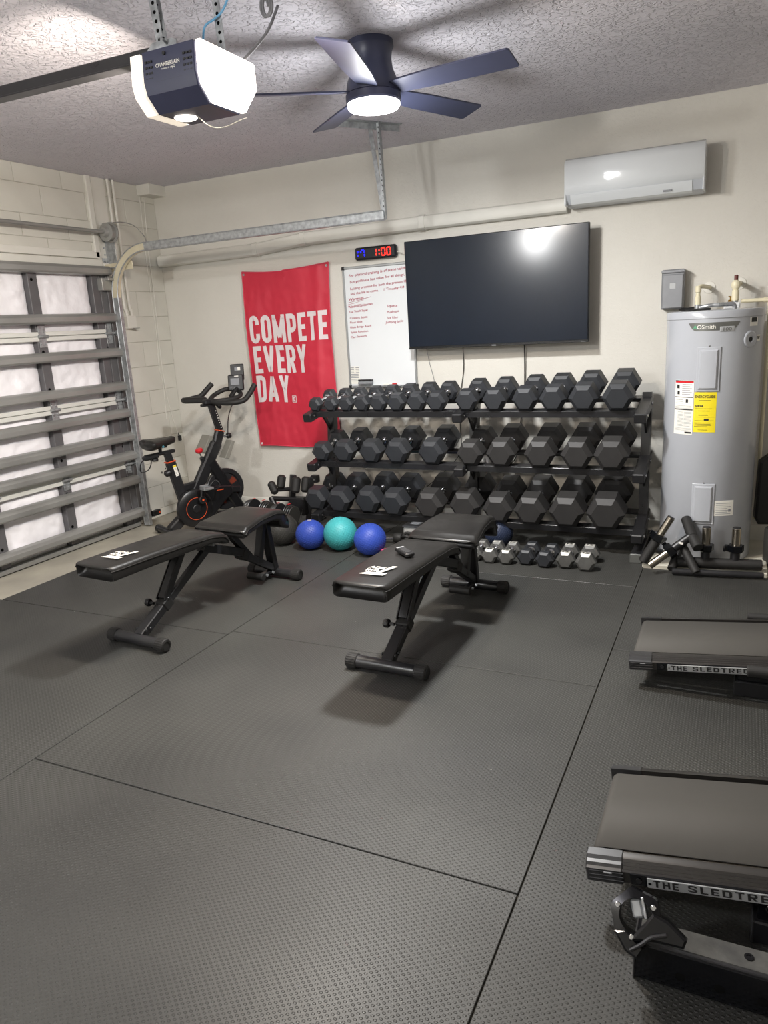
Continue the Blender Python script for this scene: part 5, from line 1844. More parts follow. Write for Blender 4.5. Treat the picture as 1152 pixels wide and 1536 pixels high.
# =================================================================== TREADMILLS
def treadmill(x0, yn, z0, slope, label):
    """low curved-frame walking treadmill; x0 left end, yn near outer face, z0 height of the left end's underside"""
    ang = -math.atan(slope)
    t = thing('treadmill', label, 'treadmill', (x0, yn + 0.235, z0), group='low manual treadmills at the right', rot=(0, ang, 0))
    LN = 1.50
    HW = 0.235
    # end caps and side rails
    for sg in (-1, 1):
        m = MB()
        # ribbed plastic cap
        pr = [(sg * HW, 0.0), (sg * HW, 0.036), (sg * (HW - 0.008), 0.039), (sg * (HW - 0.012), 0.046), (sg * (HW - 0.022), 0.048), (sg * (HW - 0.028), 0.056), (sg * (HW - 0.052), 0.058), (sg * (HW - 0.054), 0.02), (sg * (HW - 0.05), 0.0)]
        X = Matrix(((0, 0, 1, 0), (1, 0, 0, 0), (0, 1, 0, 0), (0, 0, 0, 1)))
        poly = [(a, b_) for a, b_ in pr]
        m.prism(poly, 0.0, 0.090, X, 0.003)
        m.build('end_cap', 'capplastic', t, sharp=25)
        for k in range(3):
            MB().box((0.05, sg * (HW + 0.0005), 0.008 + k * 0.011), (0.085, 0.003, 0.005), 0.001).build('cap_rib', 'plastic', t)
        r_ = MB()
        pr2 = [(sg * (HW - 0.004), 0.004), (sg * (HW - 0.004), 0.034), (sg * (HW - 0.008), 0.0375), (sg * (HW - 0.011), 0.0365), (sg * (HW - 0.015), 0.0425), (sg * (HW - 0.018), 0.0415), (sg * (HW - 0.022), 0.0475), (sg * (HW - 0.025), 0.0465), (sg * (HW - 0.029), 0.0525), (sg * (HW - 0.036), 0.055), (sg * (HW - 0.050), 0.056), (sg * (HW - 0.052), 0.004)]
        r_.prism(pr2, 0.089, LN, X, 0.0)
        rail = r_.build('side_rail', 'anod', t, sharp=20)
        MB().box((0.5 * (0.105 + LN), sg * (HW - 0.003), 0.0185), (LN - 0.11, 0.004, 0.030), 0.001).build('side_panel', 'plasticgloss', t)
    # sign plate with lettering on the near side
    sp = MB().box((0.310, -HW - 0.0012, 0.0165), (0.325, 0.003, 0.027), 0.0015).build('sign_plate', 'signplate', t)
    place(block_text('THE', 0.0185, 0.058, t=0.20, sx=1.5, gap=0.22), wallframe(0.162, -HW - 0.0032, 0.0082)).build('sign_lettering', 'darkprint', sp)
    place(block_text('SLEDTRED', 0.0185, 0.200, t=0.20, sx=1.5, gap=0.22), wallframe(0.240, -HW - 0.0032, 0.0082)).build('sign_lettering', 'darkprint', sp)
    place(text_mb('TM', 0.0055, 0.011, bold=0.03), wallframe(0.448, -HW - 0.0032, 0.0195)).build('sign_lettering', 'darkprint', sp)
    for xx in (0.1535, 0.466):
        MB().tube((xx, -HW - 0.0025, 0.0165), (xx, -HW - 0.0045, 0.0165), 0.0035, n=10).build('rivet', 'chrome', sp)
    MB().tube((0.128, -HW, 0.018), (0.128, -HW - 0.003, 0.018), 0.007, n=12).build('bolt_head', 'plastic', t)
    MB().box((0.055, -HW - 0.002, 0.030), (0.020, 0.001, 0.004), 0.0004).build('cap_emblem', 'silverlabel', t)
    # belt running round the front roller
    hw = HW - 0.066
    bm_ = MB()
    zc, rr = 0.028, 0.024
    prb = []
    for k in range(0, 13):
        a = -PI / 2 - PI * k / 12
        prb.append((0.030 + rr * math.cos(a) * 1.0, zc + rr * math.sin(a)))
    path_ = [(LN - 0.02, zc - rr)] + prb + [(LN - 0.02, zc + rr)]
    vs = []
    for (x, z) in path_:
        vs += [(x, -hw, z), (x, hw, z)]
    fs = [[2 * k, 2 * k + 1, 2 * k + 3, 2 * k + 2] for k in range(len(path_) - 1)]
    bm_.add(vs, fs)
    bo = bm_.build('belt', 'belt', t, sharp=50)
    md = bo.modifiers.new('thickness', 'SOLIDIFY')
    md.thickness = 0.003
    md.offset = -1
    MB().tube((0.030, -HW + 0.02, zc), (0.030, HW - 0.02, zc), 0.0195, n=24).build('roller', 'blacksteel', t)
    MB().box((0.75, 0, zc - 0.004), (1.38, 2 * hw - 0.01, 0.03), 0.003).build('deck', 'wood', t)
    # underside cross members and legs (drop to the floor)
    for xx in (0.33, 1.30):
        MB().box((xx, 0, 0.0), (0.05, 2 * HW - 0.06, 0.03), 0.003).build('cross_member', 'black', t)
    return t


def tread_foot(x, y0, label, z_top):
    f_ = thing('treadmill_stand', label, 'stand', (x, y0, 0), group='treadmill stands')
    for yy, nm in ((0.0, 'foot_beam'), (0.43, 'foot_beam')):
        MB().box((0.42, yy, 0.031), (0.84, 0.075, 0.062), 0.004).build(nm, 'black', f_)
        MB().box((0.002, yy, 0.031), (0.006, 0.077, 0.064), 0.002).build('beam_cap', 'capplastic', f_)
    for xx in (0.09, 0.75):
        MB().box((xx, 0.215, 0.025), (0.05, 0.36, 0.045), 0.003).build('cross_bar', 'black', f_)
    MB().box((0.09, 0.0, 0.080), (0.16, 0.05, 0.044), 0.004).build('riser', 'plasticgloss', f_)
    MB().box((-0.02, 0.03, 0.075), (0.14, 0.03, 0.028), 0.004).build('inner_tube', 'blacksteel', f_)
    MB().lathe([(0, 0), (0.010, 0), (0.011, 0.012), (0.006, 0.018), (0, 0.02)], 14, Matrix.Translation((0.045, -0.015, 0.100))).build('pull_pin', 'chrome', f_)
    rg = [(0.045 + 0.018 * math.cos(a * PI / 6), -0.03, 0.100 + 0.012 * math.sin(a * PI / 6)) for a in range(12)]
    MB().path(rg, 0.0022, n=6, closed=True).build('pin_ring', 'chrome', f_)
    return f_


T2 = treadmill(4.182, -3.525, 0.098, 0.142, 'low black treadmill nearest the camera at the right edge, behind the steel beam')
T1 = treadmill(4.120, -2.262, 0.073, 0.102, 'low black treadmill farther away, between the mat seam and the water heater')
tread_foot(4.507, -2.175, 'black floor stand under the far treadmill', 0.1)
tread_foot(4.560, -3.440, 'black floor stand under the near treadmill, behind the steel beam', 0.1)
# push handles beside the far treadmill and near treadmill
h1 = thing('push_handle', 'round dark grip bar in front of the far treadmill sign', 'handle', (4.545, -2.325, 0.165), rot=(0, math.radians(-2), 0))
MB().tube((0, 0, 0), (0.6, 0, 0), 0.021, n=20, ch=0.004).build('grip_tube', 'rubberblack', h1)
MB().bar((0.45, 0.0, 0.0), (0.45, 0.06, -0.06), 0.03, 0.03, 0.003).build('bracket', 'black', h1)
h2 = thing('push_handle', 'round dark grip bar beyond the back edge of the far treadmill', 'handle', (4.548, -1.73, 0.145), rot=(0, math.radians(-2), 0))
MB().tube((0, 0, 0), (0.6, 0, 0), 0.019, n=20, ch=0.004).build('grip_tube', 'rubberblack', h2)
MB().bar((0.45, 0.0, 0.0), (0.45, -0.06, -0.05), 0.03, 0.03, 0.003).build('bracket', 'black', h2)
h3 = thing('push_handle', 'dark grip bar end beyond the back edge of the near treadmill', 'handle', (4.60, -3.01, 0.215), rot=(0, math.radians(-5), 0))
MB().tube((0, 0, 0), (0.5, 0, 0), 0.019, n=20, ch=0.004).build('grip_tube', 'rubberblack', h3)
MB().bar((0.4, 0.0, 0.0), (0.4, -0.02, -0.03), 0.02, 0.02, 0.003).build('bracket', 'black', h3)

# steel beam lying in front of the near treadmill
bmn = thing('steel_beam', 'long black steel beam with dusty grey top lying before the near treadmill', 'beam', (4.315, -3.682, 0))
MB().box((0.70, 0.040, 0.050), (1.40, 0.080, 0.100), 0.005).build('tube', 'plasticgloss', bmn)
MB().box((0.70, 0.044, 0.1005), (1.38, 0.062, 0.003), 0.001).build('grip_strip', 'grip', bmn)
MB().box((0.70, 0.006, 0.101), (1.40, 0.010, 0.006), 0.002).build('edge_rib', 'blacksteel', bmn)
MB().box((0.002, 0.040, 0.050), (0.006, 0.084, 0.102), 0.003).build('end_cap', 'capplastic', bmn)
for xx, zz in ((0.10, 0.040), (0.18, 0.040), (0.265, 0.040), (0.35, 0.04), (0.50, 0.04)):
    MB().lathe([(0, 0), (0.011, 0), (0.011, 0.0015), (0, 0.002)], 18, Matrix.Translation((xx, 0.0005, zz)) @ Matrix.Rotation(PI / 2, 4, 'X')).build('bolt_hole', 'hole', bmn)
for xx in (0.235, 0.60):
    MB().lathe([(0, 0.0), (0.010, 0.0), (0.010, 0.002), (0.0055, 0.002), (0.0055, 0.0005), (0, 0.0005)], 18, Matrix.Translation((xx, 0.046, 0.102))).build('socket_bolt', 'plasticgloss', bmn)

# locking barbell collar resting on the end of the beam
cl = thing('barbell_collar', 'black locking barbell collar leaning on the left end of the steel beam', 'collar', (4.318, -3.665, 0.158), rot=(math.radians(-36), math.radians(-14), math.radians(10)))


cl.scale = (1.28, 1.28, 1.28)


def collar_geo(r_in=0.0265, w=0.036):
    """octagonal-outside ring, axis along y"""
    m = MB()
    n = 40
    vs = []
    rows = []
    for (side, y) in ((0, -w / 2), (1, w / 2)):
        for rad_kind in (0, 1):
            row = []
            for k in range(n):
                a = 2 * PI * k / n
                if rad_kind == 0:
                    r = r_in
                else:
                    oct_ = (0.041 / max(abs(math.cos(((a + PI / 6) % (PI / 3)) - PI / 6)), 0.5)) * 0.985
                    r = oct_
                row.append(len(vs))
                vs.append((r * math.cos(a), y + (0.004 if (rad_kind == 1 and side == 0) else (-0.004 if rad_kind == 1 else 0)), r * math.sin(a)))
            rows.append(row)
    a_in, a_out, b_in, b_out = rows
    fs = []
    for k in range(n):
        k2 = (k + 1) % n
        fs.append([a_in[k], a_in[k2], a_out[k2], a_out[k]])
        fs.append([b_in[k2], b_in[k], b_out[k], b_out[k2]])
        fs.append([a_out[k], a_out[k2], b_out[k2], b_out[k]])
        fs.append([a_in[k2], a_in[k], b_in[k], b_in[k2]])
    m.add(vs, fs)
    return m


collar_geo(0.0285, 0.040).build('ring', 'plasticgloss', cl, sharp=28)
for a in (0.35, 2.5, 4.3):
    MB().tube((0.034 * math.cos(a), -0.024, 0.034 * math.sin(a)), (0.034 * math.cos(a), 0.022, 0.034 * math.sin(a)), 0.0048, n=12, ch=0.001).build('pin', 'chrome', cl)
MB().box((0.004, -0.004, 0.012), (0.018, 0.030, 0.030), 0.003).box((0.016, -0.004, 0.012), (0.005, 0.032, 0.034), 0.001).build('clamp_pad', 'galv', cl)
m = MB()
m.prism([(-0.020, -0.036), (0.024, -0.040), (0.068, -0.052), (0.076, -0.040), (0.052, -0.010), (0.030, 0.004), (0.014, -0.010)], -0.026, 0.016, XZ, 0.004)
m.build('lever', 'plasticgloss', cl, sharp=25)
m = MB()
m.prism([(-0.042, -0.020), (-0.030, -0.052), (-0.012, -0.066), (0.004, -0.050), (-0.010, -0.034), (-0.022, -0.018)], -0.020, 0.020, XZ, 0.004)
m.build('hinge_block', 'plasticgloss', cl, sharp=25)
MB().path([(-0.02, -0.024, -0.05), (0.0, -0.028, -0.042), (0.02, -0.030, -0.032), (0.045, -0.028, -0.030)], 0.0035, n=8, smooth=5).build('lever_ridge', 'blacksteel', cl)

# =================================================================== WATER HEATER
HX, HY, HR = 4.312, -0.365, 0.256
HZ0 = 0.02
wh = thing('water_heater', 'tall grey cylindrical water heater with yellow and white labels', 'water heater', (HX, HY, HZ0))
MB().lathe([(0, 0.0), (HR - 0.004, 0.0), (HR, 0.006), (HR, 1.400), (HR - 0.002, 1.402), (0, 1.402)], 72).build('tank', 'heater', wh, sharp=40)
MB().lathe([(HR + 0.002, 1.396), (HR + 0.004, 1.398), (HR + 0.004, 1.430), (HR - 0.002, 1.438), (HR - 0.03, 1.441), (0, 1.441)], 72).build('lid', 'heater', wh, sharp=40)


def curved_panel(mz0, mz1, a_c, width, depth, r=None, b=0.0, n=10, r0=None):
    """panel following the tank, centred on azimuth a_c (radians, -PI/2 faces the room)"""
    r = r or HR
    r0 = r if r0 is None else r0
    da = width / r / 2
    m = MB()
    vs = []
    rows = []
    for (rr, ins) in ((r0, 0.0), (r + depth * 0.6, 0.0), (r + depth, b)):
        for (zz, sgn) in ((mz0, 1), (mz1, -1)):
            row = []
            for k in range(n + 1):
                a = a_c - da + 2 * da * k / n
                if ins:
                    a = a_c + (a - a_c) * (1 - ins / (da * r))
                row.append(len(vs))
                vs.append((rr * math.cos(a), rr * math.sin(a), zz + sgn * ins))
            rows.append(row)
    fs = []
    for lay in range(2):
        lo0, hi0, lo1, hi1 = rows[lay * 2], rows[lay * 2 + 1], rows[lay * 2 + 2], rows[lay * 2 + 3]
        for k in range(n):
            fs.append([lo0[k], lo0[k + 1], lo1[k + 1], lo1[k]])
            fs.append([hi0[k + 1], hi0[k], hi1[k], hi1[k + 1]])
        fs.append([lo0[0], lo1[0], hi1[0], hi0[0]])
        fs.append([lo0[n], hi0[n], hi1[n], lo1[n]])
    lo, hi = rows[4], rows[5]
    for k in range(n):
        fs.append([lo[k], lo[k + 1], hi[k + 1], hi[k]])
    return m.add(vs, fs)


def tank_text(txt, h_, w_, z, a_left, name, mt_, parent, bold=0.03, lift=0.0022):
    """print that follows the tank surface, starting at azimuth a_left"""
    m = text_mb(txt, h_, w_, bold=bold)
    nv = []
    for v in m.v:
        a = a_left + v.x / HR
        nv.append(Vector(((HR + lift) * math.cos(a), (HR + lift) * math.sin(a), z + v.y)))
    m.v = nv
    return m.build(name, mt_, parent)


def az(x):
    """azimuth on the front of the tank for a world x"""
    return -math.acos(max(-1, min(1, (x - HX) / HR)))


AF = az(4.300)
for (za, zb, ac_) in ((1.000, 1.245, az(4.300)), (0.235, 0.475, az(4.306))):
    MBp = curved_panel(za, zb, ac_, 0.122, 0.006, b=0.004)
    pn = MBp.build('access_frame', 'heater', wh, sharp=25)
    curved_panel(za + 0.014, zb - 0.014, ac_, 0.094, 0.016, b=0.008).build('access_panel', 'heater', pn, sharp=25)
    MB().lathe([(0, 0), (0.004, 0), (0.004, 0.003), (0, 0.004)], 10, Matrix.Translation(((HR + 0.002) * math.cos(ac_), (HR + 0.002) * math.sin(ac_), zb + 0.006)) @ Matrix.Rotation(PI / 2, 4, 'X')).build('screw', 'chrome', pn)
# brand badge: dark pill with rounded lower corners
bdg = MB()
pa_, n_ = [], 24
x0_, x1_ = -0.135, 0.135
vs, fs = [], []
ac_ = az(4.318)
for k in range(n_ + 1):
    u = k / n_
    x = x0_ + (x1_ - x0_) * u
    e = min(u, 1 - u)
    zl = 1.332 + 0.042 * max(0, 1 - e / 0.16) ** 1.8
    a = ac_ + x / HR
    for z in (zl, 1.376):
        vs.append(((HR + 0.0012) * math.cos(a), (HR + 0.0012) * math.sin(a), z))
for k in range(n_):
    fs.append([2 * k, 2 * k + 2, 2 * k + 3, 2 * k + 1])
bdg.add(vs, fs)
bg = bdg.build('badge', 'badge', wh, recalc=False)
tank_text('A', 0.022, 0.022, 1.343, ac_ - 0.108 / HR, 'green_lettering', 'greenbright', bg, bold=0.0)
tank_text('OSmith', 0.022, 0.095, 1.343, ac_ - 0.086 / HR, 'white_lettering', 'white', bg, bold=0.0)
curved_panel(1.324, 1.352, ac_ + 0.068 / HR, 0.074, 0.0015, r=HR + 0.001, b=0.001).build('number_plate', 'silverlabel', bg)
tank_text('100', 0.018, 0.042, 1.329, ac_ + 0.048 / HR, 'number', 'badge', bg, bold=0.01, lift=0.0034)
# yellow energy label
curved_panel(0.772, 0.998, az(4.292), 0.118, 0.0008).build('yellow_label', 'yellow', wh)
aL = az(4.292) - 0.052 / HR
tank_text('ENERGYGUIDE', 0.016, 0.104, 0.966, aL, 'label_title', 'darkprint', wh, bold=0.015)
tank_text('$494', 0.013, 0.042, 0.915, aL, 'label_price', 'darkprint', wh, bold=0.01)
m = MB()


def tank_bar(m, a0, w, z, h_, lift=0.0016):
    vs = []
    n = 4
    for k in range(n + 1):
        a = a0 + w / HR * k / n
        for zz in (z, z + h_):
            vs.append(((HR + lift) * math.cos(a), (HR + lift) * math.sin(a), zz))
    m.add(vs, [[2 * k, 2 * k + 2, 2 * k + 3, 2 * k + 1] for k in range(n)])


for (dx, w, z, h_) in ((0.0, 0.09, 0.905, 0.002), (0.018, 0.06, 0.892, 0.003), (0.02, 0.05, 0.868, 0.004), (0.0, 0.104, 0.858, 0.0015), (0.05, 0.025, 0.838, 0.012),
                       (0.0, 0.045, 0.838, 0.0015), (0.08, 0.02, 0.838, 0.0015), (0.0, 0.09, 0.825, 0.002), (0.0, 0.085, 0.818, 0.002), (0.0, 0.09, 0.811, 0.002), (0.0, 0.07, 0.804, 0.002), (0.02, 0.05, 0.785, 0.002), (0.02, 0.06, 0.951, 0.002)):
    tank_bar(m, aL + dx / HR, w, z, h_)
m.build('label_print', 'darkprint', wh, recalc=False)
# white warning label on the left of the tank
acw = az(4.292) - 0.123 / HR
curved_panel(0.755, 1.063, acw, 0.120, 0.0007).build('white_label', 'white', wh)
a0w = acw - 0.058 / HR
m = MB()
tank_bar(m, a0w, 0.116, 1.048, 0.010)
m.build('red_heading', 'redknob', wh, recalc=False)
m = MB()
tank_bar(m, a0w, 0.116, 1.058, 0.004)
tank_bar(m, a0w, 0.116, 0.966, 0.004)
tank_bar(m, a0w, 0.116, 0.895, 0.006)
tank_bar(m, a0w + 0.012 / HR, 0.018, 1.016, 0.022)
tank_bar(m, a0w + 0.016 / HR, 0.016, 0.982, 0.020)
tank_bar(m, a0w + 0.074 / HR, 0.014, 0.938, 0.018)
tank_bar(m, a0w + 0.074 / HR, 0.038, 0.762, 0.010)
m.build('label_pictures', 'darkprint', wh, recalc=False)
m = MB()
for k in range(6):
    tank_bar(m, a0w + 0.048 / HR, 0.060 - 0.01 * (k % 2), 1.038 - k * 0.011, 0.003)
for k in range(3):
    tank_bar(m, a0w + 0.006 / HR, 0.05, 0.952 - k * 0.01, 0.002)
for k in range(3):
    tank_bar(m, a0w + 0.004 / HR, 0.105, 0.918 - k * 0.007, 0.0016)
for k in range(12):
    tank_bar(m, a0w + 0.024 / HR, 0.038 - 0.006 * (k % 3 == 1), 0.882 - k * 0.0072, 0.0018)
    tank_bar(m, a0w + 0.066 / HR, 0.046 - 0.008 * (k % 3 == 2), 0.882 - k * 0.0072, 0.0018)
for k in range(3):
    tank_bar(m, a0w + 0.004 / HR, 0.108, 0.790 - k * 0.006, 0.0014)
m.build('label_print', 'greyprint', wh, recalc=False)['kind'] = 'stuff'
# lower rating label, right labels
acr = az(4.418)
curved_panel(0.285, 0.375, acr, 0.112, 0.0007).build('rating_label', 'white', wh)
m = MB()
for k in range(7):
    tank_bar(m, acr - 0.045 / HR, 0.085 - 0.02 * (k % 2), 0.358 - k * 0.0105, 0.0026)
tank_bar(m, acr + 0.026 / HR, 0.015, 0.308, 0.016)
m.build('rating_print', 'greyprint', wh, recalc=False)
act = az(4.515)
curved_panel(1.345, 1.392, act, 0.060, 0.0007).build('small_label', 'white', wh)
m = MB()
tank_bar(m, act - 0.022 / HR, 0.044, 1.366, 0.024)
m.build('small_label_print', 'darkprint', wh, recalc=False)
curved_panel(1.262, 1.296, az(4.540), 0.040, 0.0007).build('valve_label', 'white', wh)
tank_text('T&P', 0.014, 0.030, 1.274, az(4.540) - 0.016 / HR, 'valve_lettering', 'darkprint', wh, bold=0.04)
apt = az(4.500)
mtp = Matrix.Translation((HR * math.cos(apt), HR * math.sin(apt), 1.275)) @ frame_to((math.cos(apt), math.sin(apt), 0))
MB().lathe([(0.014, 0.0), (0.046, 0.0), (0.046, 0.004), (0.040, 0.008), (0.018, 0.008), (0.014, 0.004)], 32, mtp).build('port_ring', 'heater', wh)
MB().lathe([(0, 0.0008), (0.0145, 0.0008), (0.0145, 0.0018), (0, 0.0018)], 24, mtp).build('port_hole', 'darkprint', wh)
MB().box((-0.09, -0.06, 1.447), (0.14, 0.06, 0.012), 0.004).build('junction_cover', 'blackwire', wh)
MB().box((0.085, 0.10, 1.458), (0.085, 0.10, 0.034), 0.004).build('valve_box', 'whiteplastic', wh)
MB().tube((-0.105, 0.20, 1.44), (-0.105, 0.20, 1.475), 0.017, n=14).tube((0.098, 0.20, 1.44), (0.098, 0.20, 1.49), 0.017, n=14).build('nipple', 'galv', wh)

pp = thing('water_pipe', 'cream plastic water pipe bending from the wall into the left of the heater top', 'pipe', (HX - 0.105, HY + 0.20, 1.495))
MB().path([(0, 0, 0.0), (0, 0, 0.075), (0, 0.004, 0.092), (0.012, 0.02, 0.104), (0.03, 0.06, 0.104), (0.055, 0.16, 0.098)], 0.0125, n=14, smooth=5).build('pipe', 'cpvc', pp)
MB().tube((0, 0, -0.005), (0, 0, 0.05), 0.0165, n=16, ch=0.002).tube((0, 0, 0.07), (0, 0, 0.108), 0.0165, n=16, ch=0.003).build('fitting', 'cpvc', pp)
MB().tube((0, 0, -0.022), (0, 0, 0.0), 0.017, n=12, ch=0.002).build('nut', 'galv', pp)
MB().lathe([(0.014, 0), (0.036, 0), (0.034, 0.005), (0.014, 0.006)], 28, Matrix.Translation((0.053, 0.164, 0.098)) @ Matrix.Rotation(PI / 2, 4, 'X')).build('wall_collar', 'trimwhite', pp)
pp2 = thing('water_pipe', 'cream plastic water pipe with brown valve cap at the right of the heater top', 'pipe', (HX + 0.098, HY + 0.20, 1.51))
MB().path([(0, 0, 0.0), (0, 0, 0.065), (0.0, 0.004, 0.08), (0.008, 0.03, 0.095), (0.016, 0.10, 0.095), (0.02, 0.16, 0.095)], 0.0135, n=14, smooth=5).build('pipe', 'cpvc', pp2)
MB().tube((0, 0, -0.005), (0, 0, 0.055), 0.020, n=16, ch=0.002).build('fitting', 'cpvc', pp2)
MB().lathe([(0, -0.03), (0.014, -0.028), (0.024, -0.014), (0.0255, 0.0), (0.022, 0.016), (0.012, 0.026), (0, 0.028)], 20, Matrix.Translation((0, 0, 0.085))).build('valve_body', 'cpvc', pp2)
MB().tube((0, 0, 0.108), (0, 0, 0.140), 0.011, n=12, ch=0.002).build('brown_cap', mat('brown_plastic', '5a1c14', rough=0.4, vary=0.05), pp2)
MB().lathe([(0.014, 0), (0.036, 0), (0.034, 0.005), (0.014, 0.006)], 28, Matrix.Translation((0.02, 0.164, 0.095)) @ Matrix.Rotation(PI / 2, 4, 'X')).build('wall_collar', 'trimwhite', pp2)
pp3 = thing('overflow_pipe', 'cream plastic overflow pipe running right and down beside the heater', 'pipe', (HX + 0.13, HY + 0.22, 1.50))
MB().tube((0.0, 0, 0), (0.15, 0, 0), 0.0115, n=14).tube((0.155, 0, 0.0), (0.155, 0, -1.32), 0.0115, n=14).build('pipe', 'cpvc', pp3)
MB().path([(0.12, 0, 0), (0.148, 0, 0), (0.155, 0, -0.008), (0.155, 0, -0.035)], 0.015, n=14).build('elbow', 'cpvc', pp3)
MB().tube((-0.07, 0, 0), (-0.02, 0, 0), 0.012, n=12, ch=0.002).tube((-0.055, 0, 0), (-0.055, 0, 0.028), 0.006, n=10).box((-0.055, 0, 0.03), (0.03, 0.014, 0.006), 0.002).build('brass_valve', 'brass', pp3)
fc = thing('flexible_conduit', 'corrugated metal conduit lying on top of the water heater', 'conduit', (0, 0, 0))
m = MB()
cp = [(4.235, -0.44, 1.478), (4.28, -0.45, 1.485), (4.33, -0.45, 1.488), (4.37, -0.43, 1.487)]
m.path(cp, 0.010, n=12, smooth=8)
m.build('tube', 'galv', fc)
for k in range(16):
    u = k / 15
    i = min(2, int(u * 3))
    f_ = u * 3 - i
    p = Vector(cp[i]).lerp(Vector(cp[i + 1]), f_)
    d = (Vector(cp[i + 1]) - Vector(cp[i])).normalized()
    MB().tube(p - d * 0.002, p + d * 0.002, 0.0118, n=12).build('ridge', 'galv', fc)
MB().path([(4.37, -0.43, 1.487), (4.40, -0.42, 1.487), (4.412, -0.415, 1.475), (4.412, -0.415, 1.455)], 0.012, n=12, smooth=4).build('elbow', 'boxgrey', fc)

pan = MB().box((4.328, -0.40, 0.004), (0.665, 0.66, 0.030), 0.004)
tag(pan.build('heater_pan', 'pan'), 'off-white flat pan on the floor under the water heater', 'pan')

# =================================================================== CLUTTER BEFORE THE HEATER
def pole(name, pts_, r, mt_, parent, n=16, ch=0.003):
    m = MB()
    for a, b_ in zip(pts_[:-1], pts_[1:]):
        m.tube(a, b_, r, n=n, ch=ch)
    return m.build(name, mt_, parent)


def clamp_ring(parent, c, d, r=0.036, w=0.032):
    """hexagonal locking collar around a sleeve, centre c, axis d"""
    mt = frame_to(d)
    mt.translation = Vector(c)
    m = MB()
    po = [(r * math.cos(k * PI / 3 + 0.3), r * math.sin(k * PI / 3 + 0.3)) for k in range(6)]
    m.prism(po, -w / 2, w / 2, mt, 0.004)
    m.box((r, 0, 0), (0.022, 0.030, w * 0.8), 0.003, mt)
    m.box((r + 0.012, 0.022, 0), (0.012, 0.045, w * 0.6), 0.003, mt)
    o = m.build('locking_collar', 'plasticgloss', parent, sharp=25)
    MB().box((0, -r * 0.9, 0), (0.016, 0.004, w * 0.5), 0.0005, mt).build('collar_mark', 'silverlabel', o)
    return o


# upright weight horns on a T base
wbse = thing('weight_horn_base', 'black double tube base with two upright chrome weight sleeves', 'weight holder', (0, 0, 0))
pole('base_tube', [(4.19, -0.760, 0.058), (4.63, -0.705, 0.058)], 0.031, 'rubberblack', wbse)
pole('base_tube', [(4.17, -0.838, 0.024), (4.64, -0.785, 0.024)], 0.018, 'blacksteel', wbse)
for (x, y) in ((4.338, -0.735), (4.492, -0.715)):
    pole('sleeve_socket', [(x, y, 0.05), (x, y, 0.135)], 0.026, 'black', wbse)
    pole('chrome_sleeve', [(x, y, 0.13), (x, y, 0.268)], 0.0235, 'stainless', wbse)
    MB().tube((x, y, 0.268), (x, y, 0.272), 0.022, n=18, ch=0.001).build('sleeve_cap', 'plastic', wbse)
    clamp_ring(wbse, (x, y, 0.150), (0, 0, 1), 0.045, 0.040)
# leaning handle with chrome end up
h4 = thing('sleeve_handle', 'black handle tube with chrome sleeve end pointing up and right, left of the heater', 'handle', (0, 0, 0))
a_, b_ = Vector((4.000, -0.735, 0.035)), Vector((4.145, -0.700, 0.305))
pole('grip_tube', [a_, a_.lerp(b_, 0.58)], 0.029, 'rubberblack', h4)
pole('chrome_sleeve', [a_.lerp(b_, 0.55), b_], 0.0225, 'stainless', h4)
MB().tube(b_, b_ + (b_ - a_).normalized() * 0.004, 0.021, n=18, ch=0.001).build('sleeve_cap', 'plastic', h4)
clamp_ring(h4, a_.lerp(b_, 0.55), b_ - a_, 0.046, 0.044)
pole('cross_tube', [a_.lerp(b_, 0.30), (4.09, -0.60, 0.06)], 0.018, 'black', h4)
# second handle lying across with chrome end down-left
h5 = thing('sleeve_handle', 'black handle tube with chrome sleeve end pointing down and left, crossing before the heater', 'handle', (0, 0, 0))
a_, b_ = Vector((4.048, -0.850, 0.050)), Vector((4.262, -0.765, 0.222))
pole('chrome_sleeve', [a_, a_.lerp(b_, 0.48)], 0.0225, 'stainless', h5)
pole('grip_tube', [a_.lerp(b_, 0.45), b_], 0.024, 'black', h5)
clamp_ring(h5, a_.lerp(b_, 0.50), b_ - a_, 0.045, 0.044)
MB().box(tuple(a_.lerp(b_, 0.76) + Vector((0, -0.024, 0.004))), (0.022, 0.003, 0.012), 0.0005).build('white_mark', 'white', h5)
pole('cross_grip', [(4.222, -0.64, 0.285), (4.268, -0.775, 0.215), (4.302, -0.845, 0.175)], 0.029, 'rubberblack', h5)
pole('leg_tube', [(4.205, -0.745, 0.170), (4.300, -0.845, 0.028)], 0.024, 'rubberblack', h5)
h6 = thing('short_handle', 'short black padded tube end on the pan before the heater', 'handle', (0, 0, 0))
pole('grip_tube', [(4.19, -0.70, 0.10), (4.165, -0.815, 0.028)], 0.024, 'rubberblack', h6)

# things right of the heater, at the edge of the frame
pdk = thing('padded_backrest', 'tall black padded board leaning at the right edge beside the heater', 'pad', (4.70, -0.30, 0.0), rot=(0, 0, math.radians(8)))
m = MB()
m.prism([(-0.10, 0.20), (0.14, 0.20), (0.16, 0.24), (0.16, 0.57), (0.12, 0.62), (-0.06, 0.62), (-0.11, 0.58), (-0.12, 0.24)], -0.05, 0.04, XZ, 0.014)
m.build('pad', 'vinyl', pdk)
MB().bar((0.02, 0.02, 0.012), (0.02, 0.02, 0.24), 0.05, 0.05, 0.004).build('stand', 'black', pdk)
tr = thing('grey_roller', 'short dark grey cylinder standing at the right edge below the padded board', 'roller', (4.705, -0.46, 0.0))
MB().lathe([(0, 0.0), (0.062, 0.0), (0.066, 0.006), (0.066, 0.20), (0.06, 0.212), (0.03, 0.214), (0.0, 0.206)], 32).build('cylinder', 'greyball', tr)

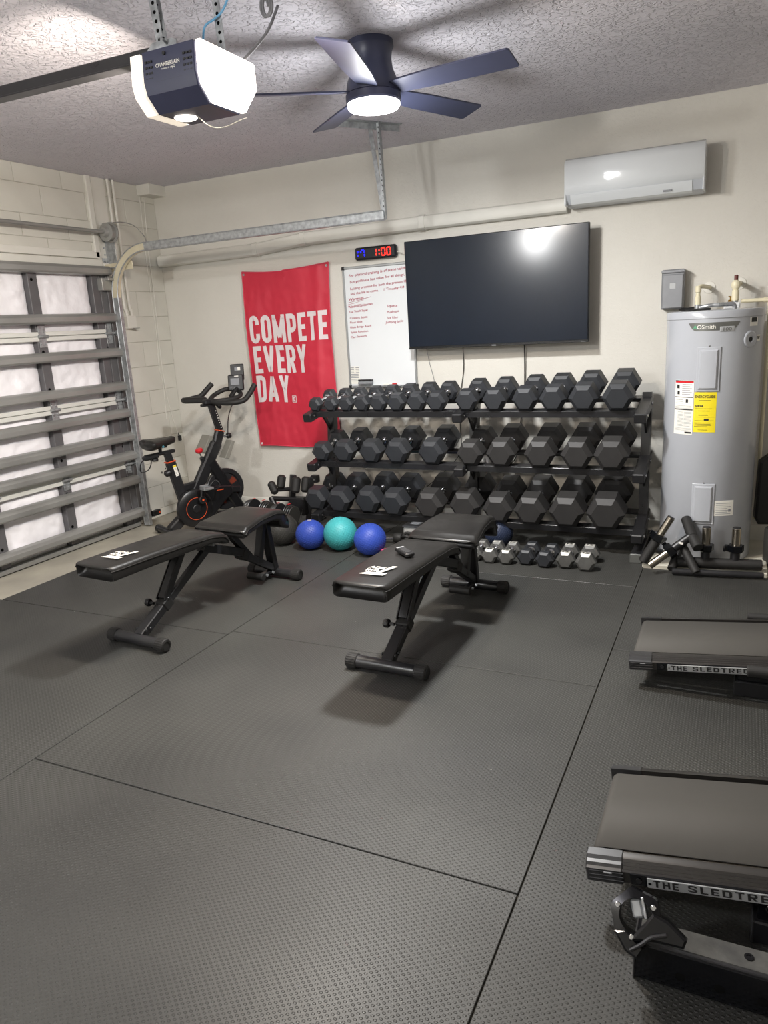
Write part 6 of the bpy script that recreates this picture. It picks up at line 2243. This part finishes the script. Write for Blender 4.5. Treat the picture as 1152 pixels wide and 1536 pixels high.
# =================================================================== LEFT OF THE RACK
tree = thing('ab_bench', 'folded black exercise frame with foam rollers between bike and rack', 'exercise frame', (0, 0, 0))
pole('foam_roller', [(1.205, -0.33, 0.27), (1.213, -0.30, 0.375)], 0.034, 'rubberblack', tree, ch=0.016)
pole('foam_roller', [(1.100, -0.31, 0.315), (1.158, -0.33, 0.225)], 0.032, 'rubberblack', tree, ch=0.016)
pole('cross_bar', [(1.13, -0.31, 0.25), (1.36, -0.30, 0.27)], 0.016, 'black', tree)
pole('foam_roller', [(1.345, -0.34, 0.24), (1.348, -0.30, 0.365)], 0.036, 'rubberblack', tree, ch=0.016)
pole('foam_roller', [(1.410, -0.30, 0.24), (1.413, -0.26, 0.36)], 0.036, 'rubberblack', tree, ch=0.016)
MB().bar((1.270, -0.32, 0.012), (1.305, -0.28, 0.375), 0.05, 0.045, 0.005).build('upright', 'black', tree)
MB().bar((1.42, -0.30, 0.012), (1.47, -0.27, 0.36), 0.05, 0.04, 0.005).build('upright', 'black', tree)
pole('grip_tube', [(1.095, -0.31, 0.19), (1.16, -0.33, 0.075)], 0.024, 'black', tree)
pole('cross_bar', [(1.10, -0.31, 0.18), (1.30, -0.30, 0.18)], 0.02, 'black', tree)
MB().box((1.37, -0.335, 0.14), (0.14, 0.08, 0.14), 0.01).build('weight_block', 'plastic', tree)
MB().bar((1.445, -0.415, 0.13), (1.43, -0.415, 0.06), 0.004, 0.004, 0.001).build('chrome_edge', 'chrome', tree)
m = MB().box((1.492, -0.26, 0.345), (0.06, 0.05, 0.06), 0.006)
m.build('top_block', 'plastic', tree)
MB().tube((1.50, -0.288, 0.345), (1.50, -0.294, 0.345), 0.009, n=10).build('bolt', 'chrome', tree)
MB().box((1.38, -0.27, 0.006), (0.26, 0.22, 0.012), 0.004).build('floor_plate', 'black', tree)

for j, (x, y, lab) in enumerate(((1.080, -0.46, 'black adjustable dumbbell with ridged plates, left one of two behind the left bench seat'), (1.360, -0.535, 'black adjustable dumbbell with ridged plates, right one of two behind the left bench seat'))):
    ad = thing('adjustable_dumbbell', lab, 'dumbbell', (x, y, 0.0), rotz=math.radians(-12 + 4 * j), group='adjustable dumbbells behind the left bench')
    MB().box((0, 0, 0.022), (0.29 if j == 0 else 0.20, 0.17, 0.044), 0.010).build('cradle', 'plastic', ad)
    off = 0.0
    hw_ = 0.10 if j == 0 else 0.06
    for sg in (-1, 1):
        for k in range(4):
            xx = sg * (0.045 + k * 0.0165) if j else sg * (0.065 + k * 0.0185)
            rr = 0.082 - k * 0.004
            MB().tube((xx - 0.0058, 0, 0.120), (xx + 0.0058, 0, 0.120), rr, n=30, ch=0.003).build('weight_plate', 'greyball' if k % 2 else 'blacksteel', ad)
        MB().box((sg * 0.055, 0.0, 0.206), (0.012, 0.03, 0.004), 0.001).build('red_latch', 'redknob', ad)
    MB().tube((-0.05, 0, 0.120), (0.05, 0, 0.120), 0.017, n=16).build('grip', 'rubberblack', ad)
